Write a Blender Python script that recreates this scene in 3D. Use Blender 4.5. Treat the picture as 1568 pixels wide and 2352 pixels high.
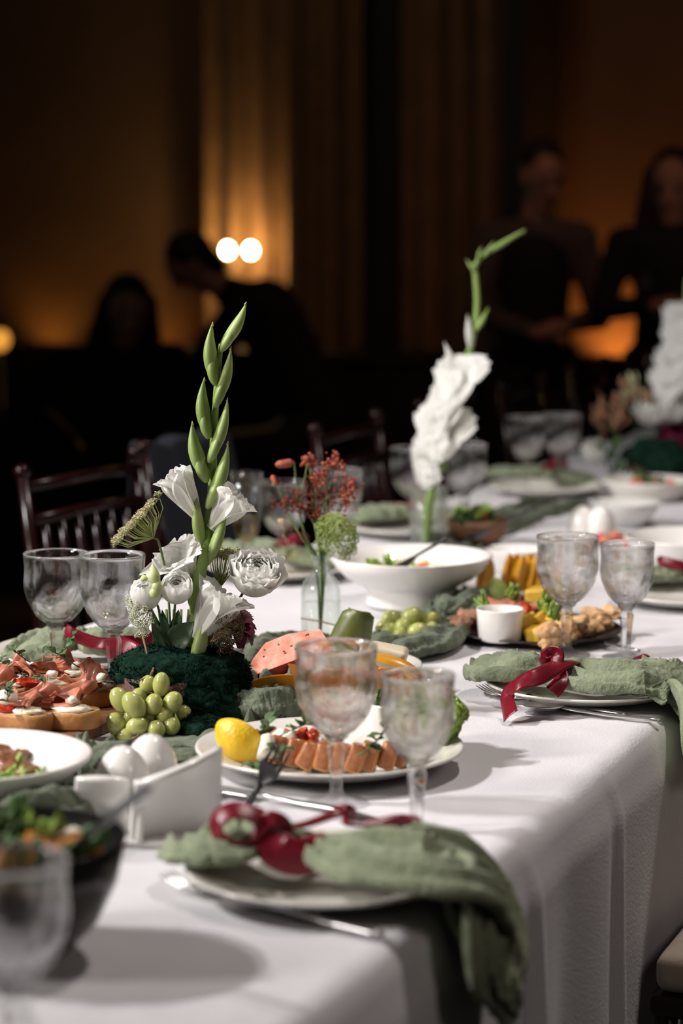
import bpy, bmesh, math, random
import numpy as np
from mathutils import Vector as V, Matrix, noise, Euler

for _o in list(bpy.data.objects):
    bpy.data.objects.remove(_o)
SC = bpy.context.scene
COL = SC.collection
PI = math.pi
R = math.radians

# ------------------------------------------------------------------ camera
CAM_H, YAW, TILT, FPX = 1.40, 21.0, 7.2, 5553.0
cam_d = bpy.data.cameras.new('camera')
cam = bpy.data.objects.new('camera', cam_d)
COL.objects.link(cam)
cam.location = (0, 0, CAM_H)
cam.rotation_euler = (R(90 - TILT), 0, R(YAW))
cam_d.sensor_fit = 'VERTICAL'
cam_d.sensor_height = 36.0
cam_d.sensor_width = 24.0
cam_d.lens = 36.0 * FPX / 2352.0
cam_d.clip_start = 0.05
cam_d.clip_end = 60
cam_d.dof.use_dof = True
cam_d.dof.focus_distance = 3.10
cam_d.dof.aperture_fstop = 3.1
SC.camera = cam

# ------------------------------------------------------------------ view / world / light
SC.view_settings.view_transform = 'Standard'
SC.view_settings.look = 'None'
SC.view_settings.gamma = 1.0
SC.view_settings.use_curve_mapping = False
SC.view_settings.exposure = 0.33
SC.cycles.max_bounces = 14
SC.cycles.transmission_bounces = 14
SC.cycles.transparent_max_bounces = 10
SC.cycles.glossy_bounces = 8
SC.cycles.diffuse_bounces = 2
SC.cycles.sample_clamp_indirect = 10.0
SC.cycles.use_adaptive_sampling = True
SC.cycles.adaptive_threshold = .04

world = bpy.data.worlds.new('dark_hall')
SC.world = world
world.use_nodes = True
world.node_tree.nodes['Background'].inputs[0].default_value = (1.0, 0.84, 0.74, 1)
world.node_tree.nodes['Background'].inputs[1].default_value = 0.010


def lamp(name, kind, loc, target, power, color, radius=.05, angle=60, blend=.4):
    d = bpy.data.lights.new(name, kind)
    d.energy = power
    d.color = color
    if kind in ('SPOT', 'POINT'):
        d.shadow_soft_size = radius
    if kind == 'SPOT':
        d.spot_size = R(angle)
        d.spot_blend = blend
    if kind == 'AREA':
        d.shape = 'DISK'
        d.size = radius
    o = bpy.data.objects.new(name, d)
    COL.objects.link(o)
    o.location = loc
    if target is not None:
        o.rotation_euler = (V(target) - V(loc)).to_track_quat('-Z', 'Y').to_euler()
    return o


# stage spots on the left of the hall: the key; a weaker one on the right; unseen fills added to brighten flower fronts and shaded sides
KEY = (1.0, .965, .96)
lamp('key_spot', 'SPOT', (-4.70, 1.15, 4.15), (-1.2, 3.25, .75), 520, KEY, .06, 62, .9)
lamp('key_spot', 'SPOT', (-4.60, 1.50, 4.20), (-1.2, 3.9, .75), 440, KEY, .06, 62, .9)
lamp('fill_spot', 'SPOT', (-.35, 4.1, 4.8), (-1.05, 3.5, .7), 260, (1.0, .90, .84), .09, 72, .9)
lamp('added_fill', 'SPOT', (-3.9, -.1, 2.7), (-1.2, 3.0, .9), 430, (1.0, .93, .88), .45, 44, .8)
lamp('added_fill', 'SPOT', (1.6, 1.2, 2.8), (-.8, 2.8, .5), 34, (1.0, .84, .78), .45, 60, .8)

# ------------------------------------------------------------------ pixel -> place
_y, _t = R(YAW), R(TILT)
FW = V((-math.sin(_y) * math.cos(_t), math.cos(_y) * math.cos(_t), -math.sin(_t)))
RT = V((math.cos(_y), math.sin(_y), 0))
UP = RT.cross(FW)
CAM = V((0, 0, CAM_H))
TZ = 0.75          # height of the table top


def ray(px, py):
    return FW + RT * ((px - 784) / FPX) - UP * ((py - 1176) / FPX)


def at(px, py, z=TZ):
    d = ray(px, py)
    return CAM + d * ((z - CAM_H) / d.z)


def atx(px, py, x):
    d = ray(px, py)
    return CAM + d * (x / d.x)


def atd(px, py, depth):
    return CAM + ray(px, py) * depth


def depth_of(p):
    return (V(p) - CAM).dot(FW)


# ------------------------------------------------------------------ materials
def _val(nt, x, y):
    n = nt.nodes.new(x)
    return n


def mat(name, col, rough=.5, col2=None, scale=20., bump=0., bscale=None, metal=0., spec=.5, sheen=0., sss=0.,
        sssr=.01, trans=0., ior=1.45, emit=None, estr=0., coat=0., stretch=None, tl=0., contrast=(.35, .65),
        detail=4., coord='Object', alpha=None):
    m = bpy.data.materials.new(name)
    m.use_nodes = True
    nt = m.node_tree
    nd, lk = nt.nodes, nt.links
    b = nd['Principled BSDF']
    b.inputs['Base Color'].default_value = (*col, 1)
    b.inputs['Roughness'].default_value = rough
    b.inputs['Metallic'].default_value = metal
    b.inputs['Specular IOR Level'].default_value = spec
    b.inputs['IOR'].default_value = ior
    if sheen:
        b.inputs['Sheen Weight'].default_value = sheen
        b.inputs['Sheen Roughness'].default_value = .4
    if sss:
        b.inputs['Subsurface Weight'].default_value = sss
        b.inputs['Subsurface Radius'].default_value = (sssr * 1.0, sssr * .8, sssr * .6)
        b.inputs['Subsurface Scale'].default_value = 1.0
    if trans:
        b.inputs['Transmission Weight'].default_value = trans
    if coat:
        b.inputs['Coat Weight'].default_value = coat
        b.inputs['Coat Roughness'].default_value = .08
    if emit:
        b.inputs['Emission Color'].default_value = (*emit, 1)
        b.inputs['Emission Strength'].default_value = estr
    tc = nd.new('ShaderNodeTexCoord')
    mp = nd.new('ShaderNodeMapping')
    lk.new(tc.outputs[coord], mp.inputs[0])
    if stretch:
        mp.inputs['Scale'].default_value = stretch
    if col2 is not None:
        nz = nd.new('ShaderNodeTexNoise')
        nz.inputs['Scale'].default_value = scale
        nz.inputs['Detail'].default_value = detail
        lk.new(mp.outputs[0], nz.inputs['Vector'])
        rp = nd.new('ShaderNodeValToRGB')
        rp.color_ramp.elements[0].position = contrast[0]
        rp.color_ramp.elements[1].position = contrast[1]
        rp.color_ramp.elements[0].color = (*col, 1)
        rp.color_ramp.elements[1].color = (*col2, 1)
        lk.new(nz.outputs['Fac'], rp.inputs[0])
        lk.new(rp.outputs[0], b.inputs['Base Color'])
    if bump:
        n2 = nd.new('ShaderNodeTexNoise')
        n2.inputs['Scale'].default_value = bscale or scale * 3
        n2.inputs['Detail'].default_value = 5
        lk.new(mp.outputs[0], n2.inputs['Vector'])
        bp = nd.new('ShaderNodeBump')
        bp.inputs['Strength'].default_value = bump
        bp.inputs['Distance'].default_value = .004
        lk.new(n2.outputs['Fac'], bp.inputs['Height'])
        lk.new(bp.outputs[0], b.inputs['Normal'])
    if tl:
        t = nd.new('ShaderNodeBsdfTranslucent')
        if col2 is not None:
            lk.new(rp.outputs[0], t.inputs[0])
        else:
            t.inputs[0].default_value = (*col, 1)
        mx = nd.new('ShaderNodeMixShader')
        mx.inputs[0].default_value = tl
        lk.new(b.outputs[0], mx.inputs[1])
        lk.new(t.outputs[0], mx.inputs[2])
        lk.new(mx.outputs[0], nd['Material Output'].inputs[0])
    return m


def glass_mat(name, tint=(1, 1, 1), clear=.40, ior=1.36, refl=1.5, rough=.075):
    """clear glass: fresnel gloss over a blend of straight and bent transmission"""
    m = bpy.data.materials.new(name)
    m.use_nodes = True
    nt = m.node_tree
    nd, lk = nt.nodes, nt.links
    nd.remove(nd['Principled BSDF'])
    g = nd.new('ShaderNodeBsdfGlass')
    g.inputs['Color'].default_value = (*tint, 1)
    g.inputs['Roughness'].default_value = 0.0
    g.inputs['IOR'].default_value = ior
    t = nd.new('ShaderNodeBsdfTransparent')
    t.inputs[0].default_value = (*tint, 1)
    mx = nd.new('ShaderNodeMixShader')
    mx.inputs[0].default_value = 1 - clear
    lk.new(t.outputs[0], mx.inputs[1])
    lk.new(g.outputs[0], mx.inputs[2])
    gl = nd.new('ShaderNodeBsdfGlossy')
    gl.inputs['Roughness'].default_value = rough
    lw = nd.new('ShaderNodeLayerWeight')
    lw.inputs['Blend'].default_value = .5
    pw = nd.new('ShaderNodeMath')
    pw.operation = 'POWER'
    pw.inputs[1].default_value = 4.0
    lk.new(lw.outputs['Facing'], pw.inputs[0])
    fr = nd.new('ShaderNodeMath')
    fr.operation = 'MULTIPLY_ADD'
    fr.inputs[1].default_value = .12 * (refl - 1) / .5
    fr.inputs[2].default_value = .032 * (refl - 1) / .5
    lk.new(pw.outputs[0], fr.inputs[0])
    m2 = nd.new('ShaderNodeMixShader')
    lk.new(fr.outputs[0], m2.inputs[0])
    lk.new(mx.outputs[0], m2.inputs[1])
    lk.new(gl.outputs[0], m2.inputs[2])
    lk.new(m2.outputs[0], nd['Material Output'].inputs[0])
    return m


M = {}
M['cloth'] = mat('white_tablecloth', (.665, .65, .668), .85, (.63, .615, .632), 6, bump=.25, bscale=260, sheen=.15)
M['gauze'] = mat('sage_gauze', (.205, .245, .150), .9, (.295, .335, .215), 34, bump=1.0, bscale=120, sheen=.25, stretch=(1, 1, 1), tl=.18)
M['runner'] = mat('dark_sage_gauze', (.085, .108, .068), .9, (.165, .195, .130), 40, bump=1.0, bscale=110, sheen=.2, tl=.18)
M['ribbon'] = mat('burgundy_satin', (.17, .005, .016), .30, (.13, .004, .012), 30, bump=.12, bscale=300, spec=.5, stretch=(1, 1, 4))
M['plate'] = mat('cream_stoneware', (.74, .71, .65), .22, (.70, .67, .61), 8, coat=.3)
M['porcelain'] = mat('white_porcelain', (.80, .785, .75), .18, (.77, .755, .72), 5, coat=.4)
M['steel'] = mat('polished_steel', (.78, .77, .76), .27, (.68, .67, .66), 60, metal=1.0, bump=.02, bscale=200)
M['grey_steel'] = mat('brushed_steel', (.30, .30, .31), .30, (.24, .24, .25), 60, metal=1.0)
M['palebud'] = mat('pale_bud', (.46, .53, .22), .5, (.55, .60, .32), 30, sss=.15)
M['dark_steel'] = mat('dark_gunmetal', (.06, .056, .052), .24, (.035, .032, .03), 14, metal=.85, bump=.25, bscale=60)
M['black_steel'] = mat('black_steel', (.012, .011, .011), .45, (.018, .016, .015), 40)
M['glass'] = glass_mat('clear_glass')
M['thin_glass'] = glass_mat('vase_glass', (.975, .99, .982), .75, 1.14)
M['wine'] = glass_mat('pale_amber_drink', (.97, .80, .42), .6, 1.1, 1.33)
M['water'] = glass_mat('water', (.985, .995, .985), .7, 1.1, 1.33)
M['gstem'] = mat('gladiolus_green', (.185, .29, .060), .5, (.26, .37, .10), 30, bump=.1, sss=.15, stretch=(1, 1, .2))
M['gbud'] = mat('bud_green', (.21, .30, .075), .45, (.33, .42, .14), 16, sss=.15, stretch=(1, 1, .25), bump=.12, bscale=150)
M['gtip'] = mat('bud_tip', (.42, .42, .20), .5, (.35, .25, .1), 30)
M['petal'] = mat('white_petal', (.93, .925, .88), .6, (.95, .945, .915), 22, bump=.35, bscale=110, tl=.45, stretch=(1, 1, .35))
M['petalbase'] = mat('petal_base_yellow', (.66, .68, .40), .6, (.7, .7, .5), 40, tl=.2)
M['leaf'] = mat('eustoma_leaf', (.040, .085, .036), .45, (.065, .12, .062), 25, bump=.25, bscale=90, tl=.12)
M['stem'] = mat('thin_stem', (.10, .17, .045), .5, (.14, .2, .07), 40)
M['lace_ray'] = mat('lace_ray_green', (.25, .31, .085), .6, (.33, .37, .13), 40)
M['lace_floret'] = mat('lace_floret', (.58, .54, .33), .7, (.40, .43, .20), 130, contrast=(.4, .6))
M['lace_white'] = mat('lace_white_floret', (.60, .62, .46), .7, (.74, .74, .62), 160)
M['lace_pink'] = mat('lace_pink_floret', (.36, .15, .13), .7, (.45, .3, .2), 160)
M['lace_dark'] = mat('dark_lace_floret', (.042, .014, .013), .7, (.13, .055, .045), 220)
M['lace_lime'] = mat('lime_lace_floret', (.32, .42, .10), .7, (.42, .5, .17), 160)
M['moss'] = mat('dark_moss', (.002, .010, .006), 1.0, (.009, .032, .020), 80, bump=.6, bscale=220, spec=.08)
M['bark'] = mat('bark_pot', (.060, .020, .012), .6, (.11, .04, .022), 30, bump=.6, bscale=60, stretch=(1, 1, .2))
M['twig'] = mat('twig', (.21, .11, .05), .7, (.3, .18, .09), 60)
M['grape'] = mat('green_grape', (.35, .385, .105), .22, (.46, .48, .17), 24, sss=.5, sssr=.006, spec=.5)
M['burgundy'] = mat('burgundy_petal', (.075, .004, .018), .6, (.13, .008, .03), 60, tl=.1, bump=.3)
M['magenta'] = mat('magenta_petal', (.16, .008, .045), .6, (.25, .015, .07), 60, tl=.1)
M['astilbe'] = mat('red_astilbe', (.30, .035, .035), .7, (.42, .13, .07), 140)
M['astilbe_o'] = mat('orange_blossom', (.52, .16, .06), .7, (.4, .06, .05), 140)
M['peach'] = mat('peach_foliage', (.40, .19, .11), .7, (.28, .16, .09), 50, tl=.15)
M['wood'] = mat('board_wood', (.22, .10, .048), .5, (.14, .06, .028), 9, bump=.2, bscale=40, stretch=(1, .12, 1))
M['bread'] = mat('toasted_bread', (.47, .25, .085), .75, (.63, .41, .18), 55, bump=.8, bscale=160)
M['crust'] = mat('bread_crust', (.28, .10, .025), .55, (.44, .20, .06), 24, bump=.4, bscale=90)
M['ham'] = mat('cured_ham', (.58, .14, .072), .38, (.74, .34, .21), 34, bump=.5, bscale=120, tl=.2, coat=.2, stretch=(1, 1, 2.5))
M['hamfat'] = mat('cured_ham_pale', (.60, .27, .18), .35, (.45, .11, .06), 40, tl=.25, coat=.2)
M['cream'] = mat('cream_cheese', (.80, .74, .60), .45, (.74, .67, .50), 30, sss=.2, bump=.3, bscale=90)
M['mozz'] = mat('mozzarella', (.82, .78, .68), .3, (.78, .73, .61), 20, sss=.3)
M['jam'] = mat('tomato_jam', (.33, .016, .010), .12, (.48, .04, .015), 50, bump=.6, bscale=120, coat=.5)
M['tomato'] = mat('diced_tomato', (.52, .045, .016), .2, (.62, .085, .03), 60, sss=.2, coat=.3)
M['shoot'] = mat('pea_shoot', (.070, .135, .045), .5, (.11, .18, .07), 60, tl=.15)
M['lettuce'] = mat('frilly_lettuce', (.27, .42, .055), .5, (.40, .54, .13), 40, tl=.25, bump=.4)
M['darkgreen'] = mat('dark_salad_green', (.05, .11, .03), .5, (.09, .17, .045), 60, tl=.15)
M['lemon'] = mat('lemon_peel', (.75, .45, .015), .35, (.80, .53, .03), 90, bump=.35, bscale=240, sss=.15)
M['pulp'] = mat('citrus_pulp', (.78, .55, .10), .3, (.82, .65, .25), 60)
M['roast'] = mat('roast_meat', (.30, .085, .016), .30, (.56, .25, .065), 38, bump=.5, bscale=110, coat=.25)
M['roastcut'] = mat('roast_meat_cut', (.42, .17, .07), .45, (.28, .09, .03), 60, bump=.4)
M['stew'] = mat('braised_meat', (.13, .045, .018), .35, (.27, .115, .045), 50, bump=.6, bscale=90, coat=.3)
M['melonred'] = mat('watermelon_flesh', (.70, .22, .15), .35, (.78, .42, .33), 45, bump=.4, bscale=130, sss=.2)
M['melonedge'] = mat('watermelon_side', (.55, .055, .03), .3, (.62, .11, .06), 40, sss=.2)
M['seed'] = mat('melon_seed', (.05, .02, .012), .4, (.09, .04, .02), 60)
M['orange'] = mat('orange_flesh', (.66, .19, .018), .35, (.72, .30, .05), 40, bump=.3, sss=.2)
M['amberfruit'] = mat('amber_fruit', (.66, .33, .022), .3, (.6, .25, .02), 40, sss=.2)
M['rind'] = mat('green_rind', (.065, .085, .020), .35, (.13, .145, .035), 30, bump=.2, stretch=(1, 1, .3))
M['palemelon'] = mat('pale_melon', (.74, .64, .46), .4, (.78, .70, .54), 30, sss=.2)
M['slate'] = mat('black_plate', (.016, .014, .015), .35, (.024, .022, .022), 30, coat=.15)
M['sauce'] = mat('red_sauce', (.25, .02, .03), .2, (.32, .03, .04), 30, coat=.4)
M['nugget'] = mat('breaded_chicken', (.56, .30, .12), .6, (.68, .45, .24), 50, bump=.9, bscale=120)
M['pineapple'] = mat('grilled_pineapple', (.66, .36, .020), .4, (.70, .45, .06), 50, bump=.5, bscale=90)
M['grillmeat'] = mat('grilled_meat', (.36, .17, .09), .5, (.50, .27, .17), 50, bump=.8, bscale=100)
M['salmon'] = mat('smoked_salmon', (.60, .24, .15), .4, (.52, .14, .08), 40, tl=.1)
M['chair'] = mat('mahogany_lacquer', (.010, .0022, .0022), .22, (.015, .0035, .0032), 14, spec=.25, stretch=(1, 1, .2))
M['cushion'] = mat('beige_cushion', (.40, .335, .27), .8, (.36, .30, .24), 40, bump=.2, bscale=200, sheen=.2)
M['dark_fabric'] = mat('dark_navy_wool', (.004, .006, .011), .9, (.006, .008, .014), 60, bump=.3, bscale=200)
M['black_cloth'] = mat('black_clothing', (.006, .006, .006), .85, (.009, .009, .010), 50, bump=.3, bscale=150)
M['grey_cloth'] = mat('grey_brown_clothing', (.10, .075, .068), .85, (.075, .055, .05), 30, bump=.3, bscale=120)
M['skin'] = mat('skin', (.46, .25, .17), .5, (.40, .20, .13), 20, sss=.15)
M['hair'] = mat('dark_hair', (.010, .007, .006), .45, (.02, .013, .010), 70, bump=.5, stretch=(1, 1, .1))
M['lip'] = mat('lip', (.30, .09, .08), .4, (.26, .07, .06), 50)
M['eye'] = mat('eye_dark', (.02, .015, .012), .2, (.03, .02, .015), 50)
M['floor'] = mat('dark_floor', (.012, .010, .009), .45, (.018, .014, .012), 3, bump=.1)
M['wall'] = mat('brown_plaster', (.105, .062, .034), .85, (.085, .050, .028), 3, bump=.15, bscale=20)
M['wall_red'] = mat('red_brown_brick', (.115, .048, .030), .85, (.085, .036, .024), 5, bump=.3, bscale=30)
M['black_paint'] = mat('black_paint', (.008, .0075, .0075), .7, (.011, .010, .010), 6)
M['drape'] = mat('brown_velvet', (.17, .098, .048), .9, (.13, .074, .036), 8, bump=.2, bscale=80, sheen=.1)
M['brass'] = mat('dark_brass', (.14, .09, .04), .35, (.1, .06, .03), 30, metal=1.0)
M['bulb'] = mat('lamp_bulb', (1, .9, .7), .3, emit=(1.0, .80, .50), estr=34)
M['amberbulb'] = mat('amber_lens', (1, .6, .2), .3, emit=(1.0, .42, .06), estr=.7)


# ------------------------------------------------------------------ geometry
def xf(g, loc=(0, 0, 0), rot=(0, 0, 0), sc=1.0):
    vs, fs = g
    s = (sc, sc, sc) if isinstance(sc, (int, float)) else sc
    m = Matrix.Translation(V(loc)) @ Euler(rot).to_matrix().to_4x4() @ Matrix.Diagonal((*s, 1))
    return [m @ V(v) for v in vs], fs


def xm(g, m):
    return [m @ V(v) for v in g[0]], g[1]


def join(*gs):
    vs, fs = [], []
    for g in gs:
        n = len(vs)
        vs.extend(g[0])
        fs.extend([tuple(i + n for i in f) for f in g[1]])
    return vs, fs


def lathe(prof, n=48, rf=None, close=False):
    vs, fs, rings = [], [], []
    for k, (r, z) in enumerate(prof):
        if r < 1e-6:
            rings.append([len(vs)])
            vs.append(V((0, 0, z)))
        else:
            idx = []
            for j in range(n):
                a = 2 * PI * j / n
                rr = rf(a, r, z, k) if rf else r
                idx.append(len(vs))
                vs.append(V((rr * math.cos(a), rr * math.sin(a), z)))
            rings.append(idx)
    for a, b in zip(rings[:-1], rings[1:]):
        if len(a) == 1 and len(b) == 1:
            continue
        for j in range(n):
            k = (j + 1) % n
            if len(a) == 1:
                fs.append((a[0], b[k], b[j]))
            elif len(b) == 1:
                fs.append((a[j], a[k], b[0]))
            else:
                fs.append((a[j], a[k], b[k], b[j]))
    return vs, fs


def frames(pts):
    pts = [V(p) for p in pts]
    T = []
    for i in range(len(pts)):
        a = pts[max(0, i - 1)]
        b = pts[min(len(pts) - 1, i + 1)]
        d = b - a
        T.append(d.normalized() if d.length > 1e-9 else V((0, 0, 1)))
    ref = V((0, 0, 1)) if abs(T[0].z) < .9 else V((1, 0, 0))
    N = [(ref - T[0] * ref.dot(T[0])).normalized()]
    for i in range(1, len(pts)):
        n = N[-1] - T[i] * N[-1].dot(T[i])
        N.append(n.normalized() if n.length > 1e-6 else N[-1])
    return pts, T, N


def tube(pts, rad, n=8, flat=1.0, cap=True):
    pts, T, N = frames(pts)
    if isinstance(rad, (int, float)):
        rad = [rad] * len(pts)
    vs, fs = [], []
    for p, t, nn, r in zip(pts, T, N, rad):
        b = t.cross(nn)
        for j in range(n):
            a = 2 * PI * j / n
            vs.append(p + (b * math.cos(a) + nn * (math.sin(a) * flat)) * r)
    for i in range(len(pts) - 1):
        for j in range(n):
            k = (j + 1) % n
            fs.append((i * n + j, i * n + k, (i + 1) * n + k, (i + 1) * n + j))
    if cap:
        fs.append(tuple(range(n - 1, -1, -1)))
        fs.append(tuple((len(pts) - 1) * n + j for j in range(n)))
    return vs, fs


def spline(ctrl, n):
    """Catmull-Rom through control tuples of any length"""
    c = [np.array(p, float) for p in ctrl]
    c = [2 * c[0] - c[1]] + c + [2 * c[-1] - c[-2]]
    out = []
    segs = len(c) - 3
    for i in range(n):
        u = i / (n - 1) * segs
        k = min(int(u), segs - 1)
        t = u - k
        p0, p1, p2, p3 = c[k:k + 4]
        out.append(.5 * ((2 * p1) + (-p0 + p2) * t + (2 * p0 - 5 * p1 + 4 * p2 - p3) * t * t + (-p0 + 3 * p1 - 3 * p2 + p3) * t ** 3))
    return out


def grid(nu, nv, fn):
    vs = [V(fn(i / (nu - 1), j / (nv - 1))) for i in range(nu) for j in range(nv)]
    fs = [(i * nv + j, i * nv + j + 1, (i + 1) * nv + j + 1, (i + 1) * nv + j) for i in range(nu - 1) for j in range(nv - 1)]
    return vs, fs


def ball(r=1., n=12, m=8):
    rr = (r, r, r) if isinstance(r, (int, float)) else r
    g = lathe([(math.sin(PI * k / m), -math.cos(PI * k / m)) for k in range(m + 1)], n)
    return [V((v.x * rr[0], v.y * rr[1], v.z * rr[2])) for v in g[0]], g[1]


def blob(r, seed, amp=.2, freq=1.5, sub=2):
    bm = bmesh.new()
    bmesh.ops.create_icosphere(bm, subdivisions=sub, radius=1)
    rr = (r, r, r) if isinstance(r, (int, float)) else r
    vs = []
    for v in bm.verts:
        d = 1 + amp * noise.noise(v.co * freq + V((seed * 7.3, seed * 3.1, seed * 1.7)))
        d += amp * .45 * noise.noise(v.co * freq * 2.6 + V((seed * 2.3, 0, seed * 5.7)))
        vs.append(V((v.co.x * rr[0] * d, v.co.y * rr[1] * d, v.co.z * rr[2] * d)))
    fs = [tuple(v.index for v in f.verts) for f in bm.faces]
    bm.free()
    return vs, fs


def rbox(s, bev=.2, seed=None, jit=0., seg=2):
    """bevelled box of half sizes s"""
    bm = bmesh.new()
    bmesh.ops.create_cube(bm, size=2)
    rnd = random.Random(seed)
    for v in bm.verts:
        v.co = V((v.co.x * s[0] * (1 + jit * rnd.uniform(-1, 1)), v.co.y * s[1] * (1 + jit * rnd.uniform(-1, 1)), v.co.z * s[2] * (1 + jit * rnd.uniform(-1, 1))))
    if bev:
        bmesh.ops.bevel(bm, geom=list(bm.edges), offset=min(s) * bev, segments=seg, affect='EDGES', profile=.6)
    bm.verts.index_update()
    vs = [v.co.copy() for v in bm.verts]
    fs = [tuple(v.index for v in f.verts) for f in bm.faces]
    bm.free()
    return vs, fs


def thicken(g, t):
    """closed shell from an open sheet"""
    vs, fs = g
    n = len(vs)
    nor = [V((0, 0, 0)) for _ in vs]
    cnt = {}
    for f in fs:
        a, b, c = vs[f[0]], vs[f[1]], vs[f[2]]
        q = (b - a).cross(c - a)
        if len(f) == 4:
            q = q + (c - a).cross(vs[f[3]] - a)
        for i in f:
            nor[i] = nor[i] + q
        for i in range(len(f)):
            e = (f[i], f[(i + 1) % len(f)])
            cnt[e] = cnt.get(e, 0) + 1
    out = list(vs)
    for v, q in zip(vs, nor):
        out.append(v - (q.normalized() if q.length > 1e-14 else V((0, 0, 1))) * t)
    ff = list(fs) + [tuple(i + n for i in reversed(f)) for f in fs]
    for (a, b) in cnt:
        if (b, a) not in cnt:
            ff.append((b, a, a + n, b + n))
    return out, ff


def obj(name, g, m, parent=None, smooth=True, kind=None, label=None, loc=None, rot=None):
    me = bpy.data.meshes.new(name)
    me.from_pydata([tuple(v) for v in g[0]], [], g[1])
    if smooth:
        me.polygons.foreach_set('use_smooth', [True] * len(me.polygons))
    ms = m if isinstance(m, (list, tuple)) else [m]
    for q in ms:
        me.materials.append(M[q] if isinstance(q, str) else q)
    o = bpy.data.objects.new(name, me)
    COL.objects.link(o)
    if parent is not None:
        o.parent = parent
    if kind:
        o['kind'] = kind
    if label:
        o['label'] = label
    if loc is not None:
        o.location = loc
    if rot is not None:
        o.rotation_euler = rot
    return o


def paint(o, fn):
    """material slot per face from its centre"""
    for p in o.data.polygons:
        p.material_index = fn(p)
    return o


def tag(o, label, cat, group=None):
    o['label'] = label
    o['category'] = cat
    if group:
        o['group'] = group
    return o


def thing(name, label, cat, loc=(0, 0, 0), rz=0., group=None, rot=None):
    o = bpy.data.objects.new(name, None)
    o.empty_display_size = .05
    COL.objects.link(o)
    o.location = loc
    o.rotation_euler = rot if rot is not None else (0, 0, rz)
    return tag(o, label, cat, group)


def kids(o):
    return [c for c in bpy.data.objects if c.parent == o]


def dup(root, loc, rz=None, label=None, group=None, sc=None, rot=None):
    def cp(o, par):
        c = o.copy()
        COL.objects.link(c)
        c.parent = par
        for ch in KID.get(o.name) or kids(o):
            cp(ch, c)
        return c
    c = cp(root, None)
    c.location = loc
    if rz is not None:
        c.rotation_euler = (0, 0, rz)
    if rot is not None:
        c.rotation_euler = rot
    if sc:
        c.scale = (sc, sc, sc) if isinstance(sc, (int, float)) else sc
    if label:
        c['label'] = label
    if group:
        c['group'] = group
    return c


KID = {}


def loc_of(p, base):
    return V(p) - V(base)


def rnd_unit(rn):
    while True:
        v = V((rn.uniform(-1, 1), rn.uniform(-1, 1), rn.uniform(-1, 1)))
        if .05 < v.length < 1:
            return v.normalized()

# ================================================================== the room
def struct(name, g, m, parent=None, smooth=False):
    o = obj(name, g, m, parent, smooth)
    if parent is None:
        o['kind'] = 'structure'
    return o


def slab(x0, x1, y0, y1, z0, z1):
    return xf(rbox(((x1 - x0) / 2, (y1 - y0) / 2, (z1 - z0) / 2), 0), ((x0 + x1) / 2, (y0 + y1) / 2, (z0 + z1) / 2))


def aty(px, py, Y):
    d = ray(px, py)
    return CAM + d * (Y / d.y)


WY = 9.5
struct('floor', slab(-9, 5, -2, 10, -.1, 0), 'floor')
struct('wall_back', slab(-9, 5, WY, WY + .15, 0, 5.6), 'wall')
xc = lambda px, Y: aty(px, 480, Y).x
# deep piers that frame the lamp niche and the stage opening
struct('trim_1', slab(xc(832, 9.0), xc(928, 9.0), 9.12, WY, 0, 5.6), 'black_paint')
struct('trim_2', slab(xc(1160, 9.0), xc(1203, 9.0), 8.98, WY, 0, 5.6), 'black_paint')
struct('trim_3', slab(xc(697, 9.0), xc(832, 9.0), 9.12, WY, 0, 5.6), 'black_paint')  # added block behind the curtain, keeps the lamp light from spreading right
struct('trim_4', slab(xc(928, 9.0), xc(1160, 9.0), 9.12, WY, 0, 5.6), 'black_paint')


def drape(px0, px1, Y, folds, seed, label, dep=.045):
    x0, x1 = xc(px0, Y), xc(px1, Y)
    rn = random.Random(seed)
    ph = [rn.uniform(0, 6) for _ in range(4)]

    def fn(u, v):
        x = x0 + (x1 - x0) * u
        w = math.sin(u * folds * 2 * PI + ph[0] + .5 * math.sin(u * 9 + ph[1])) + .35 * math.sin(u * folds * 4.3 * PI + ph[2])
        return (x, Y - dep * w * (1 - .25 * v), .02 + 5.4 * v)
    o = obj('curtain', thicken(grid(max(40, int(folds * 16)), 10, fn), .004), 'drape')
    return tag(o, label, 'curtain', 'tall brown curtains on the back wall')


drape(470, 692, 9.42, 3.4, 1, 'brown curtain glowing behind the bright twin-bulb lamp')
drape(690, 836, 9.03, 2.3, 4, 'dim brown curtain just to the right of the lit lamp niche')
drape(925, 1166, 9.03, 3.6, 7, 'dim brown curtain between the two black piers behind the tall white gladiolus')

# black service counter along the back wall
t = thing('service_counter', 'long black counter running along the back wall', 'counter', (-3.0, 9.0, 0))
obj('body', slab(-5, 7, -.28, -.09, 0, .80), 'black_paint', t, False)
obj('counter_top', slab(-5, 7, -.30, -.07, .80, .84), 'black_paint', t, False)


def uplight(px, label, power, col, ang=70, tilt=.16):
    p = V((xc(px, 9.3), 9.36, 0))
    t = thing('uplight', label, 'stage light', p, 0, 'amber uplights behind the counter')
    z = .62
    obj('can', xf(lathe([(0, 0), (.05, 0), (.055, .01), (.055, .12), (.049, .12), (.047, .02), (0, .02)], 24), (0, 0, z - .12)), 'black_steel', t)
    obj('stand', join(tube([(0, 0, 0), (0, 0, z - .12)], .012, 8), xf(lathe([(0, 0), (.09, 0), (.09, .012), (0, .02)], 20), (0, 0, 0))), 'black_steel', t)
    obj('lens', xf(lathe([(0, .0), (.046, .0), (0, .012)], 20), (0, 0, z - .02)), 'amberbulb', t)
    lamp('amber_light', 'SPOT', (p.x, p.y, z + .04), (p.x, p.y + tilt, z + 1.0), power, col, .03, ang, .9)


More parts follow.
